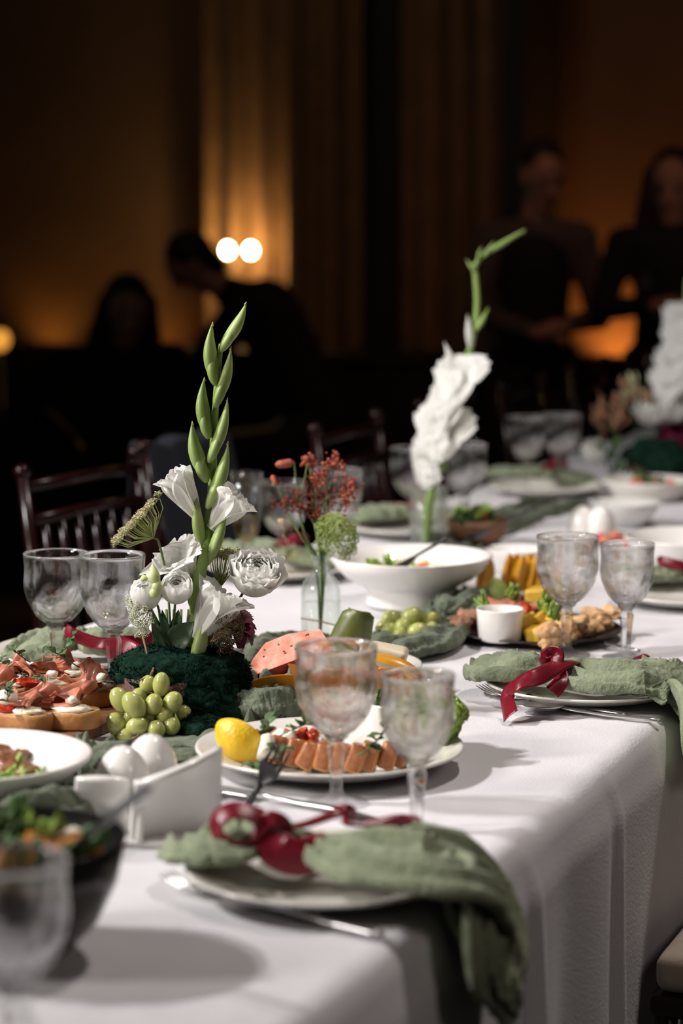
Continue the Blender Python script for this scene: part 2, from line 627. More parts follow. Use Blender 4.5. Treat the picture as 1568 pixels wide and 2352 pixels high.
uplight(70, 'amber uplight behind the counter, far left', 4.5, (1.0, .42, .07), 100)
uplight(330, 'amber uplight behind the counter, behind the seated person with long hair', 3, (1.0, .40, .07), 100)
uplight(1390, 'amber uplight behind the counter, between the two standing people', 24, (1.0, .36, .07), 100)
uplight(1640, 'amber uplight behind the counter, right of the standing people', 9, (1.0, .30, .09), 110)

# floor lamp with two bare bulbs in the curtain niche
lp = aty(549, 575, 9.2)
t = thing('twin_bulb_lamp', 'lit lamp with two bare glowing bulbs in front of the curtain', 'lamp', (lp.x, lp.y, 0))
hz = lp.z
obj('base', lathe([(0, 0), (.10, 0), (.10, .014), (.012, .026), (0, .028)], 24), 'brass', t)
obj('pole', tube([(0, 0, .01), (0, 0, hz - .05)], .008, 10), 'brass', t)
obj('arm', tube([(-.052, 0, hz - .02), (-.04, 0, hz - .05), (.04, 0, hz - .05), (.052, 0, hz - .02)], .006, 8), 'brass', t)
for s in (-1, 1):
    obj('bulb', xf(ball((.021, .021, .026), 16, 10), (s * .052, 0, hz)), 'bulb', t)
lamp('lamp_glow', 'POINT', (lp.x, lp.y + .03, lp.z + .01), None, 5.8, (1.0, .58, .18), .03)
# warm fills added without a source: lift the curtains, then the standing people
lamp('added_back_fill', 'SPOT', (-3.2, 6.2, 5.2), (-3.2, 9.3, 3.0), 50, (1.0, .66, .40), .3, 62, .9)
lamp('added_back_fill', 'SPOT', (-.6, 4.6, 4.6), (-2.5, 8.3, 1.3), 62, (1.0, .50, .34), .2, 26, .9)

# small amber table lantern far left
p = aty(-3, 780, 8.4)
t = thing('amber_lantern', 'small glowing amber lantern at the left edge of the room', 'lantern', (p.x, p.y, 0))
obj('post', tube([(0, 0, 0), (0, 0, p.z - .05)], .015, 10), 'black_steel', t)
obj('globe', xf(ball(.045, 16, 10), (0, 0, p.z)), 'amberbulb', t)
obj('cap', xf(lathe([(0, .03), (.03, .03), (.02, .055), (0, .06)], 16), (0, 0, p.z + .01)), 'black_steel', t)


# ================================================================== people (far behind, out of focus)
def voxel(name, g, size, m, parent, smooth_it=4, label=None):
    me = bpy.data.meshes.new(name)
    me.from_pydata([tuple(v) for v in g[0]], [], g[1])
    tmp = bpy.data.objects.new('tmp', me)
    COL.objects.link(tmp)
    r = tmp.modifiers.new('r', 'REMESH')
    r.mode = 'VOXEL'
    r.voxel_size = size
    s = tmp.modifiers.new('s', 'SMOOTH')
    s.iterations = smooth_it
    s.factor = .5
    dg = bpy.context.evaluated_depsgraph_get()
    dg.update()
    ev = bpy.data.meshes.new_from_object(tmp.evaluated_get(dg))
    bpy.data.objects.remove(tmp)
    ev.name = name
    ev.polygons.foreach_set('use_smooth', [True] * len(ev.polygons))
    ev.materials.clear()
    ev.materials.append(M[m])
    o = bpy.data.objects.new(name, ev)
    COL.objects.link(o)
    o.parent = parent
    if label:
        o['label'] = label
    return o


def cap(a, b, ra, rb, n=12):
    """closed tapered capsule"""
    a, b = V(a), V(b)
    return join(tube([a, b], [ra, rb], n), xf(ball(ra, n, 8), a), xf(ball(rb, n, 8), b))


def hand(w, d, up, s=1.0, curl=.5):
    """five fingers from wrist w along d"""
    w, d, up = V(w), V(d).normalized(), V(up).normalized()
    side = d.cross(up).normalized()
    up = side.cross(d).normalized()
    g = [cap(w, w + d * .05 * s, .022 * s, .024 * s, 8)]
    for k, (o, L) in enumerate(((-.026, .058), (-.009, .068), (.009, .063), (.025, .050))):
        a = w + d * .065 * s + side * o * s
        g.append(cap(w + d * .02 * s + side * o * .7 * s, a, .014 * s, .0095 * s, 8))
        b = a + (d * math.cos(curl) - up * math.sin(curl)) * L * .5 * s
        c = b + (d * math.cos(curl * 2.2) - up * math.sin(curl * 2.2)) * L * .5 * s
        g += [cap(a, b, .0095 * s, .0088 * s, 8), cap(b, c, .0088 * s, .0075 * s, 8)]
    a = w + d * .02 * s - side * .02 * s
    b = a + (d * .6 - side * .75).normalized() * .035 * s
    g += [cap(a, b, .012 * s, .010 * s, 8), cap(b, b + (d * .9 - side * .3).normalized() * .028 * s, .010 * s, .008 * s, 8)]
    return join(*g)


def person(label, loc, rz, J, top, bottom, longhair, sleeves=True, skirt=False, vest=None, s=1.0):
    t = thing('person', label, 'person', loc, rz)
    j = {k: V(v) * s for k, v in J.items()}
    hd, nk, ch, pv = j['head'], j['neck'], j['chest'], j['pelvis']
    f = j.get('face', V((0, -1, 0))).normalized()
    upv = (hd - nk).normalized()
    sd = f.cross(upv).normalized()
    wa = (ch + pv) / 2
    g = [cap(pv, wa, .125 * s, .115 * s), cap(wa, ch, .115 * s, .125 * s), cap(ch, nk, .12 * s, .055 * s),
         cap(nk, hd - upv * .05 * s, .052 * s, .052 * s),
         xf(ball((.078 * s, .092 * s, .10 * s), 16, 12), hd + upv * .03 * s), cap(hd - upv * .03 * s + f * .02 * s, hd - upv * .085 * s + f * .035 * s, .062 * s, .038 * s),
         cap(hd + f * .085 * s + upv * .01 * s, hd + f * .105 * s - upv * .025 * s, .008 * s, .015 * s, 8)]
    for q in (-1, 1):
        g.append(xf(ball((.012 * s, .02 * s, .03 * s), 8, 6), hd + sd * .08 * s * q))
    topg = [cap(pv, wa, .14 * s, .128 * s), cap(wa, ch, .128 * s, .142 * s), cap(ch, nk - (nk - ch) * .15, .125 * s, .068 * s)]
    botg = []
    for q in ('l', 'r'):
        sh, el, wr = j['sh' + q], j['el' + q], j['wr' + q]
        g += [cap(nk - (nk - ch) * .3, sh, .06 * s, .052 * s), cap(sh, el, .05 * s, .038 * s), cap(el, wr, .037 * s, .024 * s),
              hand(wr, j.get('hd' + q, wr - el), V((0, -.3, 1)), s, .5)]
        topg += [cap(nk - (nk - ch) * .3, sh, .075 * s, .064 * s), cap(sh, sh + (el - sh) * (1 if sleeves else .45), .062 * s, .052 * s)]
        if sleeves:
            topg.append(cap(el, el + (wr - el) * .88, .05 * s, .036 * s))
        hp, kn, an = j['hp' + q], j['kn' + q], j['an' + q]
        toe = an + V((0, -.16, -.04)) * s
        g += [cap(pv, hp, .11 * s, .088 * s), cap(hp, kn, .085 * s, .056 * s), cap(kn, an, .052 * s, .036 * s), cap(an - V((0, 0, .03)) * s, toe, .036 * s, .028 * s, 8)]
        botg += [cap(pv, hp, .13 * s, .10 * s), cap(hp, kn, .10 * s, .072 * s), cap(kn, an, .07 * s, .062 * s)]
        if skirt:
            botg += [cap((hp + pv) / 2, (j['knl'] + j['knr']) / 2, .13 * s, .13 * s)]
    voxel('body', join(*g), .009 * s, 'skin', t, 5)
    voxel('top', join(*topg), .014 * s, top, t, 6)
    voxel('skirt' if skirt else 'trousers', join(*botg), .015 * s, bottom, t, 6)
    if vest:
        voxel('waistcoat', join(cap(pv + V((0, .0, .02)) * s, wa, .15 * s, .138 * s), cap(wa, ch, .138 * s, .152 * s)), .015 * s, vest, t, 6)
    for q in (-1, 1):
        obj('eye', xf(ball(.011 * s, 10, 8), hd + f * .083 * s + sd * .032 * s * q + upv * .015 * s), 'eye', t)
        obj('eyebrow', tube([hd + f * .087 * s + sd * (.018 * s * q) + upv * .036 * s, hd + f * .075 * s + sd * (.05 * s * q) + upv * .036 * s], .004 * s, 6), 'hair', t)
        obj('shoe', xf(rbox((.045 * s, .13 * s, .035 * s), .5), j['anl' if q < 0 else 'anr'] + V((0, -.06, -.045)) * s), 'black_cloth', t)
    obj('mouth', xf(ball((.022 * s, .008 * s, .007 * s), 10, 6), hd + f * .076 * s - upv * .052 * s, (0, 0, math.atan2(f.y, f.x) + PI / 2)), 'lip', t)
    hg = [xf(ball((.088 * s, .098 * s, .092 * s), 16, 12), hd + upv * .055 * s - f * .03 * s)]
    if longhair:
        for q in (-1, 1):
            hg += [cap(hd + sd * .075 * s * q + upv * .05 * s, hd + sd * .098 * s * q - upv * .12 * s, .034 * s, .042 * s),
                   cap(hd + sd * .098 * s * q - upv * .12 * s, hd + sd * .105 * s * q - upv * .32 * s + f * .03 * s, .042 * s, .03 * s)]
        hg += [cap(hd - f * .05 * s, hd - f * .08 * s - upv * .25 * s, .075 * s, .07 * s)]
    else:
        hg += [cap(hd - f * .05 * s + upv * .03 * s, hd - f * .05 * s - upv * .05 * s, .07 * s, .05 * s)]
    voxel('hair', join(*hg), .010 * s, 'hair', t, 4)
    return t


STAND = dict(head=(0, 0, 1.58), neck=(0, 0, 1.44), chest=(0, 0, 1.27), pelvis=(0, 0, .95), shl=(-.18, 0, 1.38), shr=(.18, 0, 1.38),
             ell=(-.24, 0, 1.1), elr=(.24, 0, 1.1), wrl=(-.24, -.05, .86), wrr=(.24, -.05, .86), hpl=(-.09, 0, .90), hpr=(.09, 0, .90),
             knl=(-.09, -.01, .49), knr=(.09, -.01, .49), anl=(-.09, 0, .09), anr=(.09, 0, .09))

# right: long dark hair, hands together holding a small glass
p = aty(1535, 900, 8.12)
J = dict(STAND, ell=(-.25, -.02, 1.14), elr=(.25, -.02, 1.14), wrl=(-.06, -.22, 1.16), wrr=(.08, -.22, 1.14), hdl=(.8, -.3, .25), hdr=(-.8, -.3, .25), face=(-.2, -1, -.25))
person('person in black with long dark hair standing with hands together at the right edge', (p.x, p.y, 0), R(16), J, 'black_cloth', 'black_cloth', True, True, True, None, .925)
tag(obj('small_glass', xf(lathe([(0, 0), (.022, 0), (.026, .07), (.024, .07), (.02, .004), (0, .004)], 20), (p.x - .02, p.y - .27, 1.12)), 'thin_glass'),
    'small clear glass held by the standing person in black', 'glass')
# left of it: grey-brown top with a dark waistcoat, looking down to the side
p = aty(1222, 900, 8.3)
J = dict(STAND, head=(.03, -.04, 1.60), ell=(-.22, -.06, 1.10), elr=(.25, -.02, 1.08), wrl=(.02, -.25, 1.03), wrr=(.12, -.24, 1.06), hdl=(.9, -.2, 0), hdr=(-.8, -.3, .0), face=(.55, -1, -.45))
person('person in grey-brown shirt and dark waistcoat looking down, standing beyond the gladiolus', (p.x, p.y, 0), R(16), J, 'grey_cloth', 'black_cloth', False, True, False, 'black_cloth', .935)
# two seated figures in black on the left
SIT = dict(head=(0, -.10, 1.22), neck=(0, -.02, 1.08), chest=(0, .02, .92), pelvis=(0, .08, .56), shl=(-.2, 0, 1.02), shr=(.2, 0, 1.02),
           ell=(-.29, -.12, .80), elr=(.29, -.12, .80), wrl=(-.16, -.36, .76), wrr=(.16, -.36, .76), hpl=(-.1, .02, .52), hpr=(.1, .02, .52),
           knl=(-.12, -.40, .50), knr=(.12, -.40, .50), anl=(-.12, -.38, .09), anr=(.12, -.38, .09))
p = aty(622, 900, 8.38)
J = dict(SIT, head=(0, -.30, 1.235), neck=(0, -.19, 1.15), chest=(0, -.02, 1.05), pelvis=(0, .22, .62), shl=(-.2, -.10, 1.09), shr=(.2, -.10, 1.09),
         ell=(-.27, -.26, .86), elr=(.27, -.26, .86), wrl=(-.14, -.44, .74), wrr=(.14, -.44, .74), face=(0, -1, -.7))
person('person in black bending forward with lowered head, below the glowing lamp', (p.x, p.y, 0), R(-62), J, 'black_cloth', 'black_cloth', False, True, False, None, .955)
p = aty(285, 900, 7.55)
J = dict(SIT, head=(.02, -.06, 1.09), neck=(0, .0, .96), chest=(0, .03, .82), pelvis=(0, .1, .5), shl=(-.23, .02, .90), shr=(.19, .0, .92), ell=(-.36, .08, .74), elr=(.28, .1, .72), wrl=(-.22, .26, .58), wrr=(.20, .28, .56), face=(.2, -1, -.3))
person('person in black with long dark hair seated against the amber glow at left', (p.x, p.y, 0), R(20), J, 'black_cloth', 'black_cloth', True, True, False, None, .95)


# ================================================================== the table
XR, XL, Y0, Y1 = -.70, -1.72, 1.15, 8.6
t = thing('banquet_table', 'long banquet table hidden under the white cloth', 'table', ((XR + XL) / 2, (Y0 + Y1) / 2, 0))
obj('table_top', xf(rbox(((XR - XL) / 2 - .012, (Y1 - Y0) / 2 - .012, .016), .3), (0, 0, TZ - .024)), 'wood', t, False)
for sx in (-1, 1):
    for yy in (-3.5, -1.2, 1.2, 3.5):
        obj('leg', tube([(sx * .15 + .15, yy, 0), (sx * .15 + .15, yy, TZ - .035)], .018, 10), 'black_steel', t)

RY1, RY2 = atx(1215, 2060, -.69).y, atx(1410, 1900, -.69).y


def fold(y, d):
    """sideways billow of the hanging side, d = drop 0..1"""
    a = .55 * math.sin(y * 17 + 1.3 * math.sin(y * 5)) + .45 * math.sin(y * 29 + 2.1 + d * 1.2) + .5 * noise.noise(V((y * 6, d * .8, 3.1)))
    r = .020 * d ** .8 * a
    for yc, am, w in ((RY1, .020, .010), (RY2, .018, .012), (RY2 + .33, .016, .014), (RY1 - .22, .015, .014)):
        yy = y - yc - .02 * d
        r += am * d ** .5 * math.exp(-(yy / w) ** 2)
        r -= am * .5 * d ** .5 * math.exp(-((yy + 2.2 * w) / (1.6 * w)) ** 2)
    return r


def topz(x, y):
    n1 = noise.noise(V((x * 5.0 + y * 1.2, y * 3.2 - x * 1.5, 0)))
    n2 = noise.noise(V((x * 13 + 5, y * 7 + x * 6, 1.7)))
    w = .0040 * n1 + .0028 * abs(n2) + .0022 * max(0, 1 - abs(n2) * 5)
    return TZ + w


rows = []
y = Y0
while y < Y1:
    rows.append(y)
    y += .012 if y < 4.2 else .03
rows.append(Y1)
sec = []
for k in range(8):
    sec.append(('L', 1 - k / 8))
nx = 76
for k in range(nx + 1):
    sec.append(('T', k / nx))
for k in range(1, 41):
    sec.append(('R', (k / 40) ** 1.3))
vs, fs = [], []
H = .72
for y in rows:
    for s, v in sec:
        if s == 'T':
            x = XL + (XR - XL) * v
            e = min(v, 1 - v) * (XR - XL)
            z = topz(x, y) - (.008 * max(0, 1 - e / .008) ** 2)
            vs.append(V((x, y, z)))
        elif s == 'R':
            vs.append(V((XR + .005 + min(.02, v * .3) * .6 + fold(y, v), y, TZ - .010 - H * v)))
        else:
            vs.append(V((XL - .005 - .004 * v - fold(y + 3, v) * .15, y, TZ - .011 - .21 * v)))
n = len(sec)
for i in range(len(rows) - 1):
    for j in range(n - 1):
        fs.append((i * n + j, i * n + j + 1, (i + 1) * n + j + 1, (i + 1) * n + j))
tag(obj('tablecloth', (vs, fs), 'cloth'), 'long white tablecloth with hanging folds covering the banquet table', 'tablecloth')


# ------------------------------------------------------------------ chairs
def make_chair(label, group, cushion=True):
    """origin on the floor under the seat centre; back towards -X"""
    t = thing('chiavari_chair', label, 'chair', group=group)
    w = .19
    for s in (-1, 1):
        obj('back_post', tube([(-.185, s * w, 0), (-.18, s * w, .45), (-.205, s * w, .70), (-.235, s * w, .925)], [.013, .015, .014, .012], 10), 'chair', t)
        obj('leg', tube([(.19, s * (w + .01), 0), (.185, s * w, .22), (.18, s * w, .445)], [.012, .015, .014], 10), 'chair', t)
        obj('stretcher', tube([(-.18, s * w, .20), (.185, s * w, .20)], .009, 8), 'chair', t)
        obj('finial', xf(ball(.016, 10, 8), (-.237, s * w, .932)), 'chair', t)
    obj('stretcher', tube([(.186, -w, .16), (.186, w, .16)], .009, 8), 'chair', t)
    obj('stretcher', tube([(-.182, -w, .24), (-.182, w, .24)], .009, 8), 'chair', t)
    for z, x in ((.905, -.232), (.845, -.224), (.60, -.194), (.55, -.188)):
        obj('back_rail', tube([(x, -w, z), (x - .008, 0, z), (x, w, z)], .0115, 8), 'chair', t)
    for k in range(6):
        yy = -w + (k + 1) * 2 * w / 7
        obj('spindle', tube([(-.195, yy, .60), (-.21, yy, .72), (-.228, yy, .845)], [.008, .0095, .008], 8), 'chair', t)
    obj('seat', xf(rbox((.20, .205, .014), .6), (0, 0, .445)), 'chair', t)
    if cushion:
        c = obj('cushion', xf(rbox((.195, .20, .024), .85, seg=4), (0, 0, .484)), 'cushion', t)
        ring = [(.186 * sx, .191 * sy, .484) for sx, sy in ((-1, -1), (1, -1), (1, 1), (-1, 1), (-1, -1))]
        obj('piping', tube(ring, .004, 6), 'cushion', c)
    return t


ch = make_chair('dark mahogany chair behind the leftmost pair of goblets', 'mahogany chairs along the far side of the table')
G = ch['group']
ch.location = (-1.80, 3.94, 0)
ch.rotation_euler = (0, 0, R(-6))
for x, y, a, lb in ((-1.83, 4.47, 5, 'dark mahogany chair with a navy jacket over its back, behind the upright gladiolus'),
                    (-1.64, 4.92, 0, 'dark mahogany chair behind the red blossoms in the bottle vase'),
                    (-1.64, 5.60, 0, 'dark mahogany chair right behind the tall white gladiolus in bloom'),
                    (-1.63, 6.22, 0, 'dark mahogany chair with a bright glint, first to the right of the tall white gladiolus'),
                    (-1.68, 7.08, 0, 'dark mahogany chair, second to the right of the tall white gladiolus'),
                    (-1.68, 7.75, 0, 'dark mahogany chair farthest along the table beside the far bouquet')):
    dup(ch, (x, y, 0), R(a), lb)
# jacket over the second chair
jx = V((-1.83 - .232, 4.45, .915))


def jac(u, v):
    a = (u - .5) * 2
    z = .018 - max(0, abs(a) - .06) * (.42 if a < 0 else .36) + .008 * math.sin(v * 17 + a * 3)
    x = a * .035 + (-.018 if a < 0 else .020) + .006 * math.sin(v * 23 + u * 5)
    return (x + .09 * max(0, a) * .5, (v - .5) * (.40 - .05 * abs(a)), z)


o = obj('jacket', thicken(grid(40, 40, jac), -.004), 'dark_fabric')
o.location = jx
tag(o, 'dark navy jacket draped over a chair back behind the upright gladiolus', 'jacket')

# the guest chair on the near side, only its cushion corner in view
pc = at(1521, 2170, .49)
c2 = make_chair('dark chair with beige cushion at the bottom right corner', None)
c2.location = (pc.x + .208, pc.y + .10, 0)
c2.rotation_euler = (0, 0, R(180))
c2['label'] = 'dark chair with a beige seat cushion at the near right corner'
if 'group' in c2:
    del c2['group']

# ================================================================== glassware
def goblet_prof(rb, h, bz):
    """outer wall, foot to rim, then inner wall down to the bowl's floor; returns profile and index splits"""
    foot = [(0, 0.0), (.034, 0.0), (.0352, .0012), (.0345, .0026), (.022, .0048), (.012, .0085), (.0075, .014)]
    stem = [(.0066, .020), (.0068, .030), (.0078, .045), (.0092, .058), (.0098, .064), (.0075, .0685), (.0085, .072), (.0125, .075)]
    o = []
    for k in range(1, 25):
        u = k / 24
        z = .075 + (h - .075) * u
        r = rb * (1 - (1 - min(1, u / .62)) ** 2.1) ** .55 if u < .62 else rb * (1 - .03 * math.sin((u - .62) / .38 * PI))
        o.append((max(r, .0125), z))
    top = [(rb - .0008, h + .0012), (rb - .0022, h + .0004)]
    i = []
    for k in range(22, -1, -1):
        u = k / 23
        z = .086 + (h - .086) * u
        r = (rb - .0030) * (1 - (1 - min(1, u / .62)) ** 2.1) ** .55 if u < .62 else (rb - .0030) * (1 - .03 * math.sin((u - .62) / .38 * PI))
        i.append((max(r, .0) if k else 0, z))
    return foot, stem, o, top, i


def make_goblet(label, group, rb=.045, h=.176, fl=12, name='wine_goblet'):
    t = thing(name, label, 'goblet', group=group)
    foot, stem, o, top, inn = goblet_prof(rb, h, .075)
    obj('foot', lathe(foot + [stem[0]], 48), 'glass', t)

    def hexr(a, r, z, k):
        q = PI / 4
        return r / max(.93, math.cos(((a + q / 2) % q) - q / 2) ** 1.6)
    obj('stem', lathe(stem, 48, hexr), 'glass', t)

    def cut(a, r, z, k):
        if k > len(o):        # lip and inner wall stay smooth
            return r
        u = (z - .075) / (h - .075)
        if u <= 0.02 or u > .97:
            return r
        d = 0
        low = max(0, min(1, (u - .05) / .1)) * max(0, min(1, (.50 - u) / .10))
        d += (.00022 * max(0, min(1, (.9 - u) / .1)) + .0008 * low) * abs(math.sin(a * fl / 2)) ** 1.5
        ph = u * 11
        d += .0013 * low * max(abs(math.sin(a * fl / 4 + ph)) ** 5, abs(math.sin(a * fl / 4 - ph)) ** 5)
        return r - d
    obj('bowl', lathe([stem[-1]] + o + top + inn, 144, cut), 'glass', t)
    return t


def register(root):
    KID[root.name] = kids(root)


GB = make_goblet('large cut-glass goblet in front of the meat platter, left of its pair', 'cut-glass goblets', .0455, .176)
GS = make_goblet('smaller cut-glass goblet beside the near napkin, right of its pair', 'cut-glass goblets', .0395, .168, 12)
register(GB)
register(GS)
GB.location = at(772, 1846)
GS.location = at(957, 1912)
for proto, px, py, sc, lb in (
        (GB, 133, 1560, 1.0, 'cut-glass goblet at the far left setting, left of its pair'),
        (GS, 262, 1592, 1.12, 'cut-glass goblet nearest the white bouquet on the far left setting'),
        (GB, 1300, 1506, 1.0, 'tall cut-glass goblet in front of the black platter of meats'),
        (GS, 1437, 1512, 1.0, 'shorter cut-glass goblet right of the black platter by a knife handle'),
        (GB, 650, 1322, .95, 'cut-glass goblet behind the red blossoms beside the amber drink'),
        (GB, 775, 1300, 1.0, 'cut-glass goblet behind the pale green lace flower'),
        (GB, 947, 1232, 1.0, 'cut-glass goblet left of the clear vase with the tall gladiolus'),
        (GB, 1066, 1220, 1.0, 'cut-glass goblet right of the clear vase with the tall gladiolus'),
        (GB, 1208, 1135, 1.0, 'cut-glass goblet far down the table, left of its pair'),
        (GB, 1288, 1128, 1.0, 'cut-glass goblet far down the table, right of its pair'),
        (GS, 36, 2508, 1.05, 'cut-glass goblet in the near left corner in front of the dark bowl')):
    dup(proto, at(px, py), R(px % 40), lb, sc=sc)

# tall glass with an amber drink
pf = at(567, 1330)
t = thing('champagne_flute', 'tall clear flute with a little amber drink behind the open white bloom', 'glass', pf)
obj('foot', lathe([(0, 0), (.030, 0), (.030, .002), (.01, .005), (.005, .012), (.0045, .05)], 32), 'thin_glass', t)
obj('bowl', lathe([(.0045, .05), (.012, .06), (.022, .085), (.027, .12), (.030, .190), (.0285, .190), (.0255, .12), (.020, .087), (.010, .064), (0, .062)], 40), 'thin_glass', t)
obj('drink', lathe([(0, .0635), (.0095, .066), (.0195, .088), (.0235, .110), (0, .110)], 32), 'wine', t)


# ================================================================== crockery
def plate_prof(r, h=.022, th=.004, well=.62):
    return [(0, 0), (r * .52, 0), (r * .55, .003), (r * .62, .0035), (r * .8, h * .45), (r * .97, h * .93), (r, h), (r * .995, h + th * .6),
            (r * .97, h + th * .55), (r * .8, h * .5 + th * .8), (r * well, .0035 + th * .7), (r * .5, .003 + th * .5), (0, .003 + th * .5)]


def plate(px, py, r, label, h=.020, m='plate', group=None, n=72, name='dinner_plate', z=TZ + .0025):
    o = obj(name, lathe(plate_prof(r, h), n), m)
    o.location = at(px, py, z)
    return tag(o, label, 'plate', group)


PG = 'cream dinner plates of the place settings'
P_near = plate(748, 2038, .135, 'cream dinner plate under the nearest napkin', group=PG)
P_right = plate(1348, 1600, .135, 'cream dinner plate under the napkin at right with cutlery beside it', group=PG)
P_left = plate(196, 1522, .132, 'cream dinner plate under the napkin at the far left setting', group=PG)
P_l2 = plate(640, 1325, .128, 'cream dinner plate behind the bottle vase', group=PG)
P_l3 = plate(935, 1228, .128, 'cream dinner plate on the far side left of the clear gladiolus vase', group=PG)
P_l4 = plate(1252, 1135, .130, 'cream dinner plate far down the table under the distant goblets', group=PG)
P_r3 = plate(1585, 1385, .132, 'cream dinner plate at the right edge with a dark red ribbon on it', group=PG)
P_meat = plate(757, 1760, .157, 'large cream platter carrying sliced meat and a lemon wedge', h=.024, name='serving_platter')
P_fruit = plate(757, 1556, .128, 'cream plate heaped with watermelon and orange fruit', h=.018, name='serving_plate', z=TZ + .006)


def bowl(px, py, prof, label, m='porcelain', name='serving_bowl', cat='bowl', n=72, z=TZ + .003, group=None):
    o = obj(name, lathe(prof, n), m)
    o.location = at(px, py, z)
    return tag(o, label, cat, group)


B_big = bowl(942, 1388, [(0, 0), (.072, 0), (.074, .004), (.070, .022), (.080, .034), (.105, .046), (.122, .062), (.134, .080), (.1335, .0825), (.130, .082),
                         (.118, .065), (.100, .050), (.072, .040), (.04, .036), (0, .035)], 'wide white footed bowl of salad in the middle of the table')
B_stew = bowl(-62, 1868, [(0, 0), (.062, 0), (.064, .004), (.075, .012), (.100, .036), (.128, .062), (.1285, .0655), (.125, .066), (.096, .044), (.07, .024), (.04, .019), (0, .018)],
              'white deep plate of braised meat at the left edge', name='deep_plate')
B_dark = bowl(3, 2190, [(0, 0), (.055, 0), (.060, .004), (.085, .03), (.102, .065), (.110, .104), (.1085, .105), (.100, .066), (.082, .032), (.056, .008), (0, .006)],
              'dark metal salad bowl in the near left corner', 'dark_steel', 'salad_bowl')
B_ram = bowl(922, 1705, [(0, 0), (.036, 0), (.039, .004), (.044, .030), (.047, .050), (.0465, .052), (.044, .051), (.041, .030), (.036, .008), (0, .006)],
             'white sauce bowl on the meat platter behind the right goblet', name='sauce_bowl', z=TZ + .010)
B_cup = bowl(1148, 1470, [(0, 0), (.029, 0), (.032, .003), (.0355, .046), (.035, .048), (.0325, .047), (.029, .008), (0, .006)],
             'small white ramekin of red sauce on the black platter', name='ramekin', z=TZ + .012)
B_small = bowl(1190, 1318, [(0, 0), (.030, 0), (.034, .004), (.050, .030), (.056, .045), (.055, .047), (.047, .031), (.030, .008), (0, .006)],
               'small white bowl behind the orange garnish', name='small_bowl')
B_wood = bowl(1096, 1248, [(0, 0), (.035, 0), (.050, .012), (.060, .034), (.062, .048), (.059, .048), (.056, .034), (.045, .016), (0, .010)],
              'brown wooden bowl of greens right of the clear gladiolus vase', 'wood', 'salad_bowl')
B_f1 = bowl(1440, 1206, [(0, 0), (.035, 0), (.04, .004), (.060, .030), (.069, .048), (.068, .050), (.058, .032), (.035, .010), (0, .008)],
            'white round bowl on the far right half of the table', name='small_bowl')
B_f2 = bowl(1600, 1318, [(0, 0), (.075, 0), (.078, .005), (.10, .03), (.130, .066), (.129, .069), (.125, .068), (.096, .034), (.06, .014), (0, .012)],
            'large white bowl of food at the right edge beyond the goblets')
B_f3 = bowl(1490, 1146, [(0, 0), (.075, 0), (.078, .005), (.09, .022), (.105, .042), (.104, .045), (.10, .044), (.085, .026), (.06, .014), (0, .012)],
            'cream bowl of food below the distant bouquet', 'plate')
plate(1165, 1362, .105, 'white plate with the orange fan-cut garnish', h=.014, m='porcelain', name='garnish_plate')
plate(1425, 1248, .075, 'small cream plate of tomato bites far right', h=.012, name='side_plate')
o = obj('black_platter', lathe(plate_prof(.134, .012, .004, .7), 64), 'slate')
o.location = at(1226, 1460, TZ + .003)
tag(o, 'round black platter of grilled meats and pineapple', 'platter')
PB = o.location.copy()
# sauce fills
tag(obj('red_sauce', xf(lathe([(0, .037), (.0335, .037), (.033, .0345), (.031, .016), (0, .015)], 32), B_cup.location), 'sauce'), 'dark red sauce filling the small white ramekin', 'sauce')
tag(obj('cream_sauce', xf(lathe([(0, .038), (.0418, .036), (.0405, .030), (.037, .012), (0, .012)], 32), B_ram.location), 'cream'), 'cream sauce in the white bowl on the meat platter', 'sauce')

# wooden serving board under the canapes
bd = at(70, 1668)
t = thing('serving_board', 'round wooden board under the ham canapes', 'board', (bd.x - .03, bd.y, TZ + .002))
for k in range(5):
    w = .038
    y0 = -.125 + k * .05
    hw = math.sqrt(max(.02, .135 ** 2 - max(abs(y0), abs(y0 + .05)) ** 2 * .75))
    obj('plank', xf(rbox((hw, .0246, .007), .25), (0, y0 + .025, .007)), 'wood', t, False)
BZ = TZ + .016


# ================================================================== cutlery
def handle(L, w0=.0035, w1=.0055, z=.004):
    pts = [(0, 0, z + .004), (-L * .15, 0, z + .002), (-L * .5, 0, z), (-L * .9, 0, z), (-L, 0, z)]
    return tube(pts, [w0, w0 * .9, (w0 + w1) / 2, w1, w1 * .8], 10, .45)


def make_fork(label, group, name='fork', m='steel'):
    """origin mid, tines towards +X, handle towards -X"""
    t = thing(name, label, 'fork', group=group)
    obj('handle', handle(.125), m, t)

    def pal(u, v):
        x = u * .030
        w = .0035 + .0085 * math.sin(min(1, u * 1.25) * PI / 2)
        return (x, (v - .5) * 2 * w, .008 - .003 * math.sin(u * PI) + .0016 * (2 * v - 1) ** 2)
    obj('palm', thicken(grid(9, 9, pal), .0012), m, t)
    for k in range(4):
        y = (-.009 + k * .006)
        obj('tine', tube([(.026, y, .007), (.038, y, .0062), (.052, y * .98, .0085), (.066, y * .96, .0135)], [.0021, .0019, .0016, .0007], 6, .6), m, t)
    return t


def make_knife(label, group):
    t = thing('knife', label, 'knife', group=group)
    obj('handle', xf(handle(.115, .005, .006, .0045), (0, 0, 0)), 'steel', t)

    def bl(u, v):
        x = u * .105
        w = .0085 * (1 - max(0, u - .7) / .3 * .55) * (1 if u < .97 else .4)
        return (x, -.004 + v * 2 * w - w * .5 * (1 - v), .0058 - .0006 * v)
    obj('blade', thicken(grid(14, 4, bl), .0012), 'steel', t)
    return t


